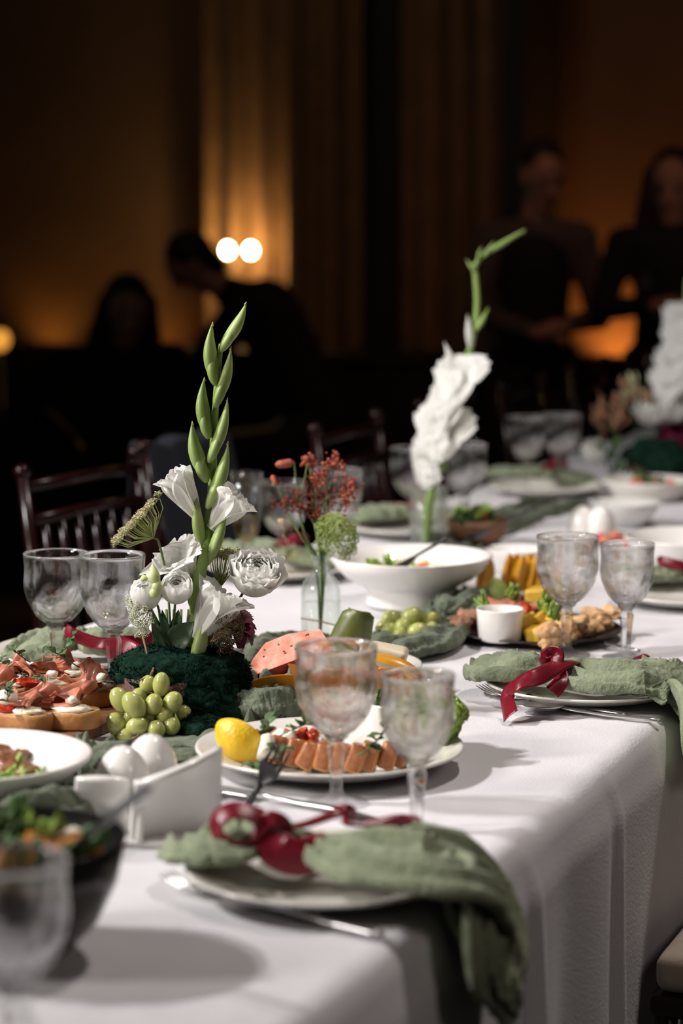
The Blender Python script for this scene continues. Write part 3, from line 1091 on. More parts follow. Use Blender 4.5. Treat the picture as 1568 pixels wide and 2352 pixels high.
def make_spoon(label, group, L=.13, r=(.034, .021), m='steel', name='spoon'):
    t = thing(name, label, 'spoon', group=group)
    obj('handle', handle(L), m, t)

    def sb(u, v):
        a = v * 2 * PI
        q = u
        return (r[0] * .95 + r[0] * q * math.cos(a), r[1] * q * math.sin(a), .010 - .009 * (1 - q * q))
    obj('bowl', thicken(grid(8, 29, sb), .0012), m, t)
    return t


def lay(o, head, tail, z=TZ + .003):
    """put a piece of cutlery so that its head end and handle end match two spots on the table"""
    a, b = at(*head, z), at(*tail, z)
    o.location = b + (a - b) * .62
    o.rotation_euler = (0, 0, math.atan2((a - b).y, (a - b).x))
    return o


FG = 'steel forks of the place settings'
fk = make_fork('steel fork with tines showing left of the nearest plate', FG)
register(fk)
lay(fk, (360, 2030), (735, 2118))
lay(dup(fk, (0, 0, 0), 0, 'steel fork in front of the nearest plate, its long handle reaching the table edge'), (470, 2062), (908, 2164))
lay(dup(fk, (0, 0, 0), 0, 'steel fork farthest left beside the right-hand napkin plate'), (1066, 1588), (1400, 1652))
lay(dup(fk, (0, 0, 0), 0, 'steel fork nearest the plate under the right-hand dark ribbon'), (1128, 1602), (1445, 1648))
sp = make_spoon('steel spoon lying between forks and right-hand napkin plate', None)
lay(sp, (1175, 1630), (1484, 1658))
kn = make_knife('steel knife beyond the nearest plate, handle tip peeking out at the table edge', 'steel knives of the place settings')
register(kn)
lay(kn, (800, 1880), (1132, 1976))
lay(dup(kn, (0, 0, 0), 0, 'steel knife with bright handle behind the right-hand napkin'), (1250, 1455), (1512, 1512))
lay(dup(kn, (0, 0, 0), 0, 'steel knife in front of the far left setting'), (190, 1545), (30, 1528))
# second fork lying by the meat platter, between the glasses
lay(dup(kn, (0, 0, 0), 0, 'steel knife lying in the shadow between meat platter and near ribbon'), (500, 1822), (745, 1862))

# serving fork leaning on the platter rim; black colour stands in for dark reflections
sf = make_fork('dark serving fork leaning on the near rim of the meat platter', None, 'serving_fork', 'black_steel')
a, b = at(622, 1772, TZ + .040), at(578, 1842, TZ + .004)
sf.location = b + (a - b) * .66
_fx = (a - b).normalized()
_fz = -FW * .9 + UP * .5
_fz = (_fz - _fx * _fz.dot(_fx)).normalized()
_fy = _fz.cross(_fx)
sf.rotation_euler = Matrix(((_fx.x, _fy.x, _fz.x), (_fx.y, _fy.y, _fz.y), (_fx.z, _fy.z, _fz.z))).to_euler()
sf.scale = (.85, 1.1, 1.1)
for k, (px, py) in enumerate(((612, 1768), (622, 1764), (630, 1768))):
    pass

# salad servers: handles that stick out of the bowls
def server(tip, tipz, end, endz, label, m, r=.004):
    a, b = at(*tip, tipz), at(*end, endz)
    t = thing('serving_spoon', label, 'spoon', a)
    d = b - a
    obj('handle', tube([d * .12, d * .5, d * .97, d], [r * .8, r, r * 1.35, r * .9], 10, .5), m, t)
    q = d.to_track_quat('-X', 'Z').to_matrix().to_4x4()
    g = xm(grid(8, 25, lambda u, v: (.03 * u * math.cos(v * 2 * PI) - .01, .02 * u * math.sin(v * 2 * PI), -.008 * (1 - u * u))), q)
    obj('bowl', thicken(g, .0012), m, t)
    return t


server((105, 2000), .83, (338, 1808), .945, 'steel serving spoon with bright handle slanting out of the dark salad bowl', 'grey_steel', .0055)
server((915, 1300), .825, (1032, 1232), .88, 'dark serving spoon leaning in the wide white footed bowl', 'black_steel', .0045)
server((1085, 1232), .795, (1228, 1166), .865, 'dark serving spoon leaning out of the wooden bowl', 'black_steel', .004)

# ================================================================== eggs and napkin holder
def egg(px, py, label, r=.031, h=.074):
    pr = []
    for k in range(25):
        a = PI * k / 24
        z = (1 - math.cos(a)) / 2
        w = math.sin(a) * (1 - .22 * (z - .35)) * (1.06 if z < .4 else 1)
        pr.append((r * max(0, w) if 0 < k < 24 else 0, z * h))
    pr = [(0, 0.0)] + [(r * .62, 0.0)] + [q for q in pr if q[1] > .006]
    t = thing('egg_shaker', label, 'shaker', at(px, py), group='white egg-shaped shakers')
    obj('shell', lathe(pr, 40), 'porcelain', t)
    for k in range(3):
        a = 2.1 * k
        obj('hole', xf(ball(.0013, 8, 6), (.0045 * math.cos(a), .0045 * math.sin(a), h - .0012)), 'seed', t)
    return t


egg(283, 1866, 'white egg-shaped shaker nearer the dark salad bowl, left of its pair')
egg(347, 1836, 'white egg-shaped shaker close to the grapes, right of its pair')
egg(1338, 1248, 'distant white egg-shaped shaker seen just behind the tall goblet, left one', .030, .075)
egg(1378, 1250, 'distant white egg-shaped shaker right of its twin beyond the goblets', .030, .075)

hb = at(330, 1952)
t = thing('napkin_holder', 'white ceramic napkin holder with two curved walls beside the egg shakers', 'napkin holder', hb, R(YAW))
# local: x to the right of the picture, y away


def panel(x0, y0, x1, y1, hl, hr, bow, seedv):
    def fn(u, v):
        x = x0 + (x1 - x0) * u
        yy = y0 + (y1 - y0) * u
        hgt = hl + (hr - hl) * u ** 1.2
        bend = bow * math.sin(PI * (.15 + .85 * u)) * (v - .35) + .010 * math.sin(PI * u) * math.sin(v * PI * 1.1)
        return (x + .004 * (v - .5), yy + bend, .006 + hgt * v)
    return thicken(grid(22, 22, fn), -.007)


obj('wall', panel(-.010, .0, .078, .030, .067, .094, -.050, 1), 'porcelain', t)
obj('wall', panel(-.074, .034, -.018, .028, .062, .060, -.012, 2), 'porcelain', t)
obj('spine', panel(-.014, .03, -.006, -.002, .060, .067, .0, 3), 'porcelain', t)
obj('base', xf(rbox((.078, .026, .004), .5), (.002, .026, .0045)), 'porcelain', t)

# ================================================================== cloth runner, napkins, ribbons
KEEP = [(P_meat.location, .09), (P_fruit.location, .07), (B_big.location, .085), (at(410, 1650), .075), (at(737, 1480), .035), (B_stew.location, .075),
        (B_dark.location, .09), (bd, .15), (hb, .06), (at(347, 1836), .035), (at(283, 1866), .035), (PB, .11), (at(1165, 1362), .08), (at(335, 1700), .05)]


def runner(ctrl, label, seed, n=130, m=46):
    """rumpled strip along table spots: (px, py, half width, fold height)"""
    c = []
    for px, py, hw, fh in ctrl:
        p = at(px, py)
        c.append((p.x, p.y, hw, fh))
    sp = spline(c, n)
    P = [V((q[0], q[1], 0)) for q in sp]
    _, T, _ = frames(P)

    def fn(u, v):
        i = min(n - 1, int(round(u * (n - 1))))
        q = sp[i]
        tt = T[i]
        nn = V((-tt.y, tt.x, 0))
        w = (v - .5) * 2
        s = i * .012
        wob = .25 * noise.noise(V((s * 7, 3.3 + seed, 0))) + .12 * noise.noise(V((s * 23, 1 + seed, 0)))
        p = P[i] + nn * (q[2] * (w + (.5 + abs(w)) * wob * .8))
        x, y = p.x, p.y
        a = noise.noise(V((s * 6 + seed, w * 1.2, .4)))
        b = noise.noise(V((s * 15, w * 3 + seed, 2.4)))
        e = noise.noise(V((x * 60 + seed, y * 60, 5.4)))
        h = .34 + .30 * math.cos(w * 5.5 + 5 * a + seed) + .22 * math.cos(w * 12 + 4.5 * b + 2.5 * a) + .10 * math.cos(w * 25 + 7 * a) + .10 * e
        h *= .72 + .45 * noise.noise(V((s * 9, .7 * w, seed + 8)))
        h = max(0.0, h) * q[3] * min(1, (1.05 - abs(w)) / .25)
        for k, r in KEEP:
            d = math.hypot(x - k.x, y - k.y)
            h *= max(0, min(1, (d - r) / .028))
        return (x + .006 * b, y + .006 * a, TZ + .0035 + h)
    t = thing('table_runner', label, 'table runner', (c[0][0], c[0][1], TZ))
    g = thicken(grid(n, m, fn), .0009)
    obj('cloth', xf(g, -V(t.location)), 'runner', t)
    return t


RUN = runner([(-90, 2010, .05, .03), (30, 1935, .085, .05), (120, 1885, .08, .052), (215, 1790, .055, .05), (290, 1745, .05, .030), (420, 1730, .06, .02), (520, 1665, .07, .045), (600, 1640, .07, .062),
        (620, 1590, .06, .062), (600, 1530, .055, .055), (650, 1492, .05, .032), (760, 1492, .05, .028), (880, 1500, .05, .045), (960, 1478, .06, .045), (1030, 1440, .06, .050), (1045, 1400, .05, .050), (1080, 1370, .05, .03),
        (1010, 1330, .05, .02), (1040, 1270, .05, .03), (1130, 1215, .06, .04), (1200, 1190, .06, .035), (1300, 1160, .06, .03)],
       'crumpled dark sage gauze runner winding along the middle of the table', 3, 320, 44)


def bundle(ctrl, seed, n=70, m=72, folds=9, amp=.30, crinkle=1.0, rag=1.0):
    """gathered cloth: closed flattened section swept along (point, half width, half height, up)"""
    pos = spline([tuple(c[0]) for c in ctrl], n)
    wid = spline([(c[1], c[2]) for c in ctrl], n)
    ups = spline([tuple(c[3]) if len(c) > 3 else (0, 0, 1) for c in ctrl], n)
    pts, T, _ = frames([V(p) for p in pos])
    vs, fs = [], []
    for i in range(n):
        u = V(ups[i]).normalized()
        u = (u - T[i] * u.dot(T[i])).normalized()
        b = T[i].cross(u)
        w, h = max(.001, wid[i][0]), max(.0006, wid[i][1])
        s = i / (n - 1)
        for j in range(m):
            a = 2 * PI * j / m
            cx, cy = math.cos(a), math.sin(a)
            fx = cx + .02 * math.sin(s * 40 + seed)
            ridge = math.sin(folds * fx * 1.6 + 2.2 * math.sin(s * 5 + seed) + seed) + .6 * math.sin(folds * 2.3 * fx - 3 * s + seed * 2) + .8 * noise.noise(V((cx * 3, s * 9, seed)))
            hh = h * (1 + amp * ridge) if cy > 0 else h * .55 * (1 + .2 * ridge)
            edge = 1 + rag * .10 * noise.noise(V((s * 14, (1 if cx > 0 else -1) * 3, seed))) + rag * .05 * noise.noise(V((s * 40, cx, seed + 5)))
            x = w * math.copysign(abs(cx) ** .8, cx) * edge
            z = hh * math.copysign(abs(cy) ** .9, cy)
            cr = 1 - 2.4 * abs(noise.noise(V((x * 34 + seed, s * 2.6 + 1.2 * noise.noise(V((x * 9, s * 6, seed))), seed))))
            c2 = 1 - 2.4 * abs(noise.noise(V((x * 75 + seed, s * 5.5, seed + 4))))
            z += crinkle * (.0042 * cr + .0022 * c2) * (1 if cy > -.2 else .2)
            z += .0020 * noise.noise(V((x * 60, s * 26, seed + 3))) + .0018 * noise.noise(V((x * 150, s * 60, seed + 9)))
            vs.append(pts[i] + b * x + u * z)
    for i in range(n - 1):
        for j in range(m):
            k = (j + 1) % m
            fs.append((i * m + j, i * m + k, (i + 1) * m + k, (i + 1) * m + j))
    fs.append(tuple(range(m - 1, -1, -1)))
    fs.append(tuple((n - 1) * m + j for j in range(m)))
    return vs, fs


# gathered folds of the runner where it bunches up between the dishes
for k, ctrl in enumerate((
        [(528, 1650, .010, .008, .014), (570, 1634, .030, .020, .020), (620, 1626, .034, .024, .022), (660, 1630, .026, .020, .018), (690, 1642, .008, .006, .010)],
        [(560, 1555, .010, .008, .012), (590, 1512, .030, .018, .018), (640, 1490, .032, .018, .017), (720, 1480, .024, .014, .015), (770, 1480, .008, .006, .010)],
        [(200, 1790, .010, .008, .012), (232, 1766, .034, .018, .018), (285, 1742, .032, .016, .016), (330, 1732, .01, .006, .010)],
        [(-60, 1965, .03, .02, .02), (30, 1915, .046, .026, .026), (110, 1885, .044, .026, .026), (165, 1850, .03, .020, .02), (200, 1820, .01, .008, .012)],
        [(885, 1512, .010, .008, .012), (940, 1495, .032, .016, .015), (1000, 1478, .034, .017, .016), (1050, 1452, .02, .012, .014)],
        [(1010, 1420, .02, .012, .014), (1060, 1395, .036, .020, .018), (1110, 1380, .03, .014, .014)])):
    g = bundle([(at(px, py, TZ + z) - RUN.location, w, h) for px, py, w, h, z in ctrl], 40 + k * 1.7, n=90, m=110, folds=3.6, amp=.24, crinkle=.45, rag=.3)
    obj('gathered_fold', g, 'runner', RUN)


def strip(ctrl, width, n=60, thick=.0006, tw=None):
    """satin ribbon through (point, facing) pairs"""
    pos = spline([tuple(c[0]) for c in ctrl], n)
    fac = spline([tuple(c[1]) for c in ctrl], n)
    pts, T, _ = frames([V(p) for p in pos])

    def fn(u, v):
        i = min(n - 1, int(round(u * (n - 1))))
        f = V(fac[i]).normalized()
        b = T[i].cross(f)
        b = b.normalized() if b.length > 1e-5 else V((1, 0, 0))
        f2 = b.cross(T[i])
        w = (v - .5) * width
        return pts[i] + b * w + f2 * (.0012 * math.cos((v - .5) * PI))
    return thicken(grid(n, 7, fn), thick)


UPZ = (0, 0, 1)
XOUT = (1, 0, .15)
TOC = tuple(-FW)            # facing the viewer's side of the table


def napkin(label, parts, ribbons, group='sage napkins tied with burgundy ribbon'):
    c0 = parts[0][0][0][0]
    t = thing('gauze_napkin', label, 'napkin', (c0[0], c0[1], TZ), group=group)
    L = V(t.location)
    for k, (ctrl, seed, kw) in enumerate(parts):
        g = bundle([(V(c[0]) - L - V((0, 0, c[2] * .25)), c[1] * (1.14 if c[1] > .02 else 1), c[2] * (.72 if c[1] > .02 else .9), *c[3:]) for c in ctrl], seed, amp=.42, **kw)
        obj('cloth', g, 'gauze', t)
    for ctrl, w in ribbons:
        obj('ribbon', strip([(V(c[0]) - L, c[1]) for c in ctrl], w), 'ribbon', t, label='burgundy satin ribbon')
    return t


xo = XR + .034
_nd = depth_of(at(620, 1918, .798))
NB = lambda px, py, dd=0.: atd(px, py, _nd + dd)
RAD = lambda a, b: tuple(RT * a + UP * b - FW * .75)
# nearest setting
napkin('sage gauze napkin tied with glossy burgundy ribbon on the nearest plate, hanging over the edge', [
    ([(at(428, 1955, .772), .014, .010), (at(470, 1945, .786), .046, .016), (at(530, 1930, .795), .058, .020), (at(600, 1922, .798), .040, .019), (at(655, 1925, .797), .016, .014)], 1.0, dict(folds=5)),
    ([(at(640, 1925, .797), .016, .013), (at(715, 1938, .796), .021, .016), (at(830, 1962, .797), .052, .020), (at(960, 1985, .796), .068, .020), (at(1050, 2005, .782), .074, .018, (.4, 0, 1)),
      (atx(1100, 2075, xo - .012), .072, .014, (1, 0, .55)), (atx(1118, 2150, xo + .014), .060, .013, XOUT), (atx(1140, 2220, xo + .018), .040, .013, XOUT), (atx(1160, 2290, xo + .018), .026, .010, XOUT), (atx(1170, 2325, xo + .015), .004, .003, XOUT)], 2.4, dict(n=110, m=96, folds=8)),
    ([(atx(1120, 2080, xo + .010), .02, .006, XOUT), (atx(1140, 2160, xo + .024), .035, .008, XOUT), (atx(1168, 2240, xo + .03), .030, .007, XOUT), (atx(1175, 2300, xo + .026), .010, .004, XOUT)], 4.1, dict(folds=4)),
], [
    # loop on the left, its band seen slightly from the front
    ([(NB(632, 1906, -.040), RAD(.3, .6)), (NB(592, 1874, -.046), RAD(.1, 1)), (NB(540, 1860, -.048), RAD(-.3, 1)), (NB(500, 1880, -.048), RAD(-1, .4)), (NB(500, 1916, -.050), RAD(-.9, -.5)), (NB(535, 1944, -.052), RAD(-.2, -1)),
      (NB(585, 1938, -.052), RAD(.3, -1)), (NB(628, 1910, -.046), RAD(.6, -.6))], .024),
    # front tail, falling forward onto the plate
    ([(NB(628, 1900, -.048), TOC), (NB(620, 1924, -.056), TOC), (NB(640, 1954, -.062), TOC), (NB(690, 1968, -.064), TOC), (NB(752, 1948, -.066), (-.35, -.8, .35))], .036),
    # knot
    ([(NB(606, 1897, -.040), TOC), (NB(624, 1890, -.050), TOC), (NB(642, 1900, -.050), TOC), (NB(642, 1926, -.040), TOC)], .024),
    # long tail to the right with a curl
    ([(at(640, 1900, .816), UPZ), (at(700, 1893, .812), (0, -.6, .8)), (at(765, 1870, .812), (0, -.8, .6)), (at(795, 1858, .815), (.2, -.7, .7)), (at(810, 1872, .806), (.9, -.3, 0)), (at(800, 1888, .802), (0, -.4, 1)), (at(860, 1890, .800), (0, -.6, .8)), (at(915, 1884, .800), (-.1, -.9, .4)), (at(962, 1880, .799), (0, -.5, .9))], .013),
])

# right-hand setting
napkin('sage gauze napkin with dark red ribbon on the right-hand plate, trailing off the table edge', [
    ([(at(1088, 1545, .775), .012, .010), (at(1120, 1535, .784), .046, .019), (at(1180, 1528, .792), .056, .023), (at(1235, 1530, .790), .034, .018), (at(1275, 1535, .785), .013, .012)], 6.2, dict(folds=4)),
    ([(at(1262, 1536, .785), .013, .011), (at(1310, 1550, .790), .040, .020), (at(1390, 1557, .792), .054, .024), (at(1470, 1560, .790), .058, .022), (at(1545, 1585, .776), .062, .018, (.4, 0, 1)),
      (atx(1572, 1640, xo - .018), .055, .014, (1, 0, .5)), (atx(1585, 1690, xo + .008), .045, .012, XOUT), (atx(1598, 1740, xo + .01), .018, .008, XOUT)], 7.7, dict(n=90, m=90, folds=8)),
    ([(at(1470, 1530, .786), .012, .008), (at(1530, 1540, .784), .034, .012), (at(1600, 1560, .775), .04, .011), (at(1650, 1590, .765), .03, .009)], 9.1, dict(folds=5)),
], [
    ([(at(1330, 1517, .806), UPZ), (at(1290, 1525, .812), (.1, -.7, .7)), (at(1240, 1552, .806), (.3, -.8, .5)), (at(1190, 1570, .797), (-.2, -.6, .8)), (at(1165, 1600, .778), (-.4, -.8, .3)), (at(1172, 1645, .762), (-.4, -.7, .5))], .024),
    ([(at(1270, 1530, .806), TOC), (at(1252, 1512, .818), TOC), (at(1262, 1499, .824), TOC), (at(1280, 1503, .822), TOC), (at(1278, 1525, .812), TOC)], .017),
    ([(at(1275, 1530, .808), TOC), (at(1290, 1560, .797), (.2, -.9, .2)), (at(1268, 1590, .785), (.3, -.9, .2))], .020),
    ([(at(1435, 1520, .782), UPZ), (at(1460, 1512, .788), UPZ), (at(1485, 1505, .788), (0, -.7, .7))], .012),
])

# far left setting
napkin('sage gauze napkin with burgundy ribbon behind the leftmost goblets', [
    ([(at(8, 1528, .765), .010, .008), (at(50, 1505, .775), .034, .014), (at(110, 1480, .785), .048, .020), (at(150, 1472, .788), .03, .018), (at(190, 1470, .786), .016, .014)], 12.0, dict(folds=6)),
    ([(at(180, 1470, .786), .016, .013), (at(240, 1472, .788), .050, .022), (at(310, 1478, .786), .060, .022), (at(370, 1490, .775), .045, .014), (at(400, 1500, .768), .01, .006)], 13.5, dict(folds=7)),
], [
    ([(at(150, 1447, .812), TOC), (at(185, 1465, .806), TOC), (at(230, 1478, .806), (0, -.8, .5)), (at(275, 1474, .808), TOC), (at(320, 1470, .808), TOC), (at(350, 1465, .808), TOC)], .018),
    ([(at(250, 1480, .808), TOC), (at(290, 1492, .802), TOC), (at(320, 1510, .795), TOC)], .030),
])

# far settings, small in the picture
def small_napkin(px, py, label, seed, rz=0, s=1.0):
    c = at(px, py, TZ)
    d = V((math.cos(rz), math.sin(rz), 0))
    P = lambda a, z: c + d * a * s + V((0, 0, z))
    A = [(P(-.13, .020), .012, .008), (P(-.09, .030), .042, .015), (P(-.04, .034), .03, .016), (P(0, .034), .014, .012)]
    B = [(P(0, .034), .014, .012), (P(.05, .034), .045, .017), (P(.11, .030), .05, .016), (P(.16, .022), .02, .008)]
    K = lambda a, z, k: (c + d * a * s + V((-d.y, d.x, 0)) * k * s + V((0, 0, z)))
    rb = [([(K(0, .048, .02), UPZ), (K(-.03, .056, .0), (0, -.7, .7)), (K(-.045, .06, -.02), TOC), (K(-.01, .055, -.03), TOC), (K(.0, .05, .0), UPZ)], .018),
          ([(K(0, .05, .0), UPZ), (K(.03, .046, -.04), (0, -.7, .7)), (K(.05, .036, -.085), (0, -.7, .6))], .018)]
    return napkin(label, [(A, seed, dict(n=40, m=48, folds=5)), (B, seed + 1, dict(n=40, m=48, folds=6))], rb)


small_napkin(640, 1310, 'sage napkin with a red ribbon behind the bottle vase', 21, R(160))
small_napkin(940, 1218, 'sage napkin left of the clear gladiolus vase', 24, R(200))
small_napkin(1250, 1122, 'sage napkin far down the table under the distant goblets', 27, R(170))
small_napkin(1580, 1368, 'sage napkin with a wide burgundy ribbon at the right edge', 30, R(10))

# ================================================================== food
def food(name, g, m, pos, label, cat, group=None, rot=(0, 0, 0), smooth=True):
    o = obj(name, g, m, None, smooth)
    o.location = pos
    o.rotation_euler = rot
    return tag(o, label, cat, group)


# ---- grapes: bunches with stalks
def grapes(base, spots, label, r, stalk):
    """spots: (world point, half length, half width, tilt)"""
    t = thing('grape_bunch', label, 'grapes', base)
    for k, (p, a, b, rot) in enumerate(spots):
        pr = ball((b, b, a), 20, 14)
        g = obj('grape', pr, 'grape', t, loc=p - base, rot=rot)
        obj('scar', xf(ball((.0014, .0014, .0008), 8, 4), (0, 0, -a)), 'twig', g)
    for path in stalk:
        obj('stalk', tube([q - base for q in path], [.0016] + [.0011] * (len(path) - 1), 6), 'twig', t)
    return t


gd = depth_of(at(335, 1690))
rn = random.Random(4)
sp = []
for px, py, w, h, ang, dd in ((370, 1572, 18, 26, .1, .0), (277, 1608, 21, 29, -.55, -.012), (308, 1620, 23, 31, -.6, -.022), (353, 1618, 19, 23, .1, -.016), (396, 1614, 20, 25, .5, -.008),
                              (267, 1664, 21, 26, -.35, -.014), (316, 1667, 19, 25, 1.3, -.024), (343, 1645, 18, 22, .2, -.006), (377, 1643, 18, 20, .6, -.012), (359, 1676, 19, 20, -.4, -.024),
                              (394, 1668, 18, 20, .4, -.016), (290, 1690, 18, 22, 1.2, -.020), (339, 1572, 17, 20, .3, .014), (340, 1692, 17, 20, 1.4, -.012), (318, 1600, 17, 20, .6, .012),
                              (300, 1650, 19, 22, .2, .012), (420, 1640, 18, 20, .4, .010), (345, 1612, 18, 20, .1, .022), (380, 1690, 17, 19, .8, .004)):
    q = atd(px, py, gd + dd)
    sp.append((q, h / 1680, w / 1680, (0, 0, R(YAW)) if False else (Euler((0, ang, R(YAW))).to_matrix()).to_euler()))
A = lambda px, py, dd=0: atd(px, py, gd + dd)
grapes(at(335, 1700), sp, 'bunch of pale green grapes leaning on the moss', .012,
       [[A(352, 1540, .02), A(343, 1556, .015), A(330, 1575, .01), A(318, 1590, .01), A(305, 1595, 0)], [A(330, 1575, .01), A(345, 1590, .01), A(358, 1598, 0)],
        [A(355, 1530, .03), A(345, 1552, .012), A(322, 1562, .006)], [A(265, 1688, -.01), A(300, 1697, -.03), A(318, 1690, -.035), A(316, 1702, -.03)]])
gd2 = depth_of(at(940, 1470))
rn = random.Random(9)
sp = []
for px, py, w, h, ang, dd in ((898, 1421, 20, 24, 1.3, 0), (945, 1415, 21, 26, 1.2, -.01), (985, 1424, 18, 26, 1.1, 0), (925, 1440, 20, 22, .8, -.02), (960, 1450, 20, 25, 1.4, -.03), (895, 1448, 18, 20, .5, -.01),
                              (990, 1446, 17, 20, .3, -.01), (918, 1458, 17, 20, .3, -.03), (975, 1434, 18, 22, .9, .02), (930, 1462, 16, 18, 1.0, -.025), (880, 1440, 16, 17, .4, .01)):
    sp.append((atd(px, py, gd2 + dd), h / 1500, w / 1500, Euler((0, ang, R(YAW + 15))).to_matrix().to_euler()))
A2 = lambda px, py, dd=0: atd(px, py, gd2 + dd)
grapes(at(940, 1472), sp, 'bunch of green grapes on the runner in front of the wide white bowl', .014,
       [[A2(862, 1443, 0), A2(885, 1432, 0), A2(915, 1430, .01)], [A2(885, 1432, 0), A2(905, 1445, .0)]])


# ---- pea shoot sprigs
def sprig_geo(seed, L=.05, leaves=4, s=1.0):
    rn = random.Random(seed)
    pts = [V((0, 0, 0))]
    d = V((1, 0, .35))
    for k in range(6):
        d = (d + V((0, rn.uniform(-.5, .5), rn.uniform(-.35, .25)))).normalized()
        pts.append(pts[-1] + d * L / 6)
    st = tube(pts, [.0009 * s] * 7, 6)
    lv = []
    for k in range(leaves):
        p = pts[2 + k % 5]
        a = rn.uniform(0, 6.28)
        w = .0065 * s * rn.uniform(.7, 1.2)

        def fn(u, v):
            q = math.sin(PI * min(1, u * .97 + .03)) ** .6
            return (u * w * 2.0, (v - .5) * 2 * w * .85 * q, .25 * w * math.sin(u * 3) + abs(v - .5) * w * .5)
        g = thicken(grid(7, 7, fn), .0004)
        lv.append(xf(g, p, (rn.uniform(-.6, .6), rn.uniform(-.7, .3), a)))
    return st, lv


def sprig(parent, loc, seed, rz, L=.05, leaves=5, s=1.0, tilt=0):
    st, lv = sprig_geo(seed, L, leaves, s)
    o = obj('sprig', st, 'shoot', parent, loc=loc, rot=(0, tilt, rz))
    for g in lv:
        obj('leaf', g, 'shoot', o)
    return o


def loose_sprig(pos, seed, rz, label, L=.05, leaves=6, s=1.0, tilt=0.):
    t = thing('pea_shoot', label, 'garnish', pos, rot=(0, tilt, rz))
    st, lv = sprig_geo(seed, L, leaves, s)
    obj('stem', st, 'shoot', t)
    for g in lv:
        obj('leaf', g, 'shoot', t)
    return t


# ---- canapes on the board
def folded_ham(seed, w=.062, l=.050, h=.021):
    rn = random.Random(seed)
    p1, p2, p3 = rn.uniform(0, 6), rn.uniform(0, 6), rn.uniform(0, 6)

    def fn(u, v):
        x = (u - .5) * w + .004 * math.sin(v * 7 + p1)
        y = (v - .5) * l * (.8 + .25 * math.sin(u * 6 + p2))
        z = h * (.5 + .5 * math.sin(u * 4.6 + p1 + v * 1.2)) * (1 - .55 * (2 * v - 1) ** 2) + .0022 * math.sin(v * 11 + u * 5 + p3)
        return (x + .010 * math.cos(u * 4.6 + p1 + v * 1.2), y, z)
    return thicken(grid(34, 22, fn), .0009)


def bread_geo(seed, lx=.044, ly=.029, th=.0110):
    rn = random.Random(seed)

    def rf(a, r, z, k):
        c, s = abs(math.cos(a)) ** 2.6, abs(math.sin(a)) ** 2.6
        return r / (c / 1 + s / 1) ** (1 / 2.6) * (1 + .05 * noise.noise(V((math.cos(a) * 2, math.sin(a) * 2, seed))))
    g = lathe([(0, 0), (.93, 0), (1, .15), (1.0, .8), (.96, 1), (.5, 1.03), (0, 1.0)], 36, rf)
    return [V((v.x * lx, v.y * ly, v.z * th * 2 + .0015 * noise.noise(V((v.x * 4, v.y * 4, seed))))) for v in g[0]], g[1]


def canape(px, py, rz, seed, label, jam=False, ball_=False, cream=True, tilt=0., s=1.0):
    t = thing('ham_canape', label, 'canape', at(px, py, BZ), R(rz), group='ham canapes on the wooden board')
    t.scale = (s, s, s)
    b = obj('bread', bread_geo(seed), ['crust', 'bread'], t)
    paint(b, lambda p: 1 if p.normal.z > .6 else 0)
    if cream:
        obj('cream_cheese', xf(blob((.026, .017, .006), seed + 1, .35, 2.2, 3), (.010, -.006, .024)), 'cream', t)
    h1 = obj('ham', xf(folded_ham(seed + 2), (-.006, .006, .026), (.15, .1, .3)), 'ham', t)
    obj('ham', xf(folded_ham(seed + 5, .045, .036, .020), (.004, .012, .036), (.35, -.25, 1.2)), 'hamfat', t)
    if jam:
        obj('tomato_jam', xf(blob((.022, .016, .008), seed + 3, .4, 2.5, 3), (-.016, -.013, .026)), 'jam', t)
    if ball_:
        obj('mozzarella', xf(blob((.0135, .0135, .0115), seed + 4, .08, 1.5, 3), (-.014, -.012, .038)), 'mozz', t)
        sprig(t, (-.02, -.016, .049), seed + 9, .4, .032, 4, .8)
    else:
        obj('mozzarella', xf(blob((.008, .007, .006), seed + 4, .25, 2, 2), (.012, -.009, .035)), 'mozz', t)
    sprig(t, (-.015, .0, .050), seed + 6, .5 + seed, .045, 5, .9, -.1)
    return t


canape(150, 1668, 5, 3, 'ham canape with pale cream cheese at the near right rim of the board')
canape(208, 1618, 60, 14, 'ham canape standing tallest beside the grapes', jam=True)
canape(8, 1610, -20, 25, 'ham canape at the far left corner of the board')
canape(52, 1672, -15, 36, 'canape with a whole mozzarella ball and red jam', True, True)
canape(98, 1608, 30, 47, 'ham canape in the middle of the board behind the mozzarella one', True)
canape(-30, 1640, 10, 58, 'ham canape cut by the left edge of the picture', True)
canape(150, 1590, 70, 69, 'ham canape at the back of the board towards the goblets', False)

# ---- meat platter
pm = P_meat.location
PZ = pm.z + .0085
lw = at(556, 1742, PZ + .002)
t = thing('lemon_wedge', 'big yellow lemon wedge at the left end of the meat platter', 'lemon', lw, R(YAW + 12))


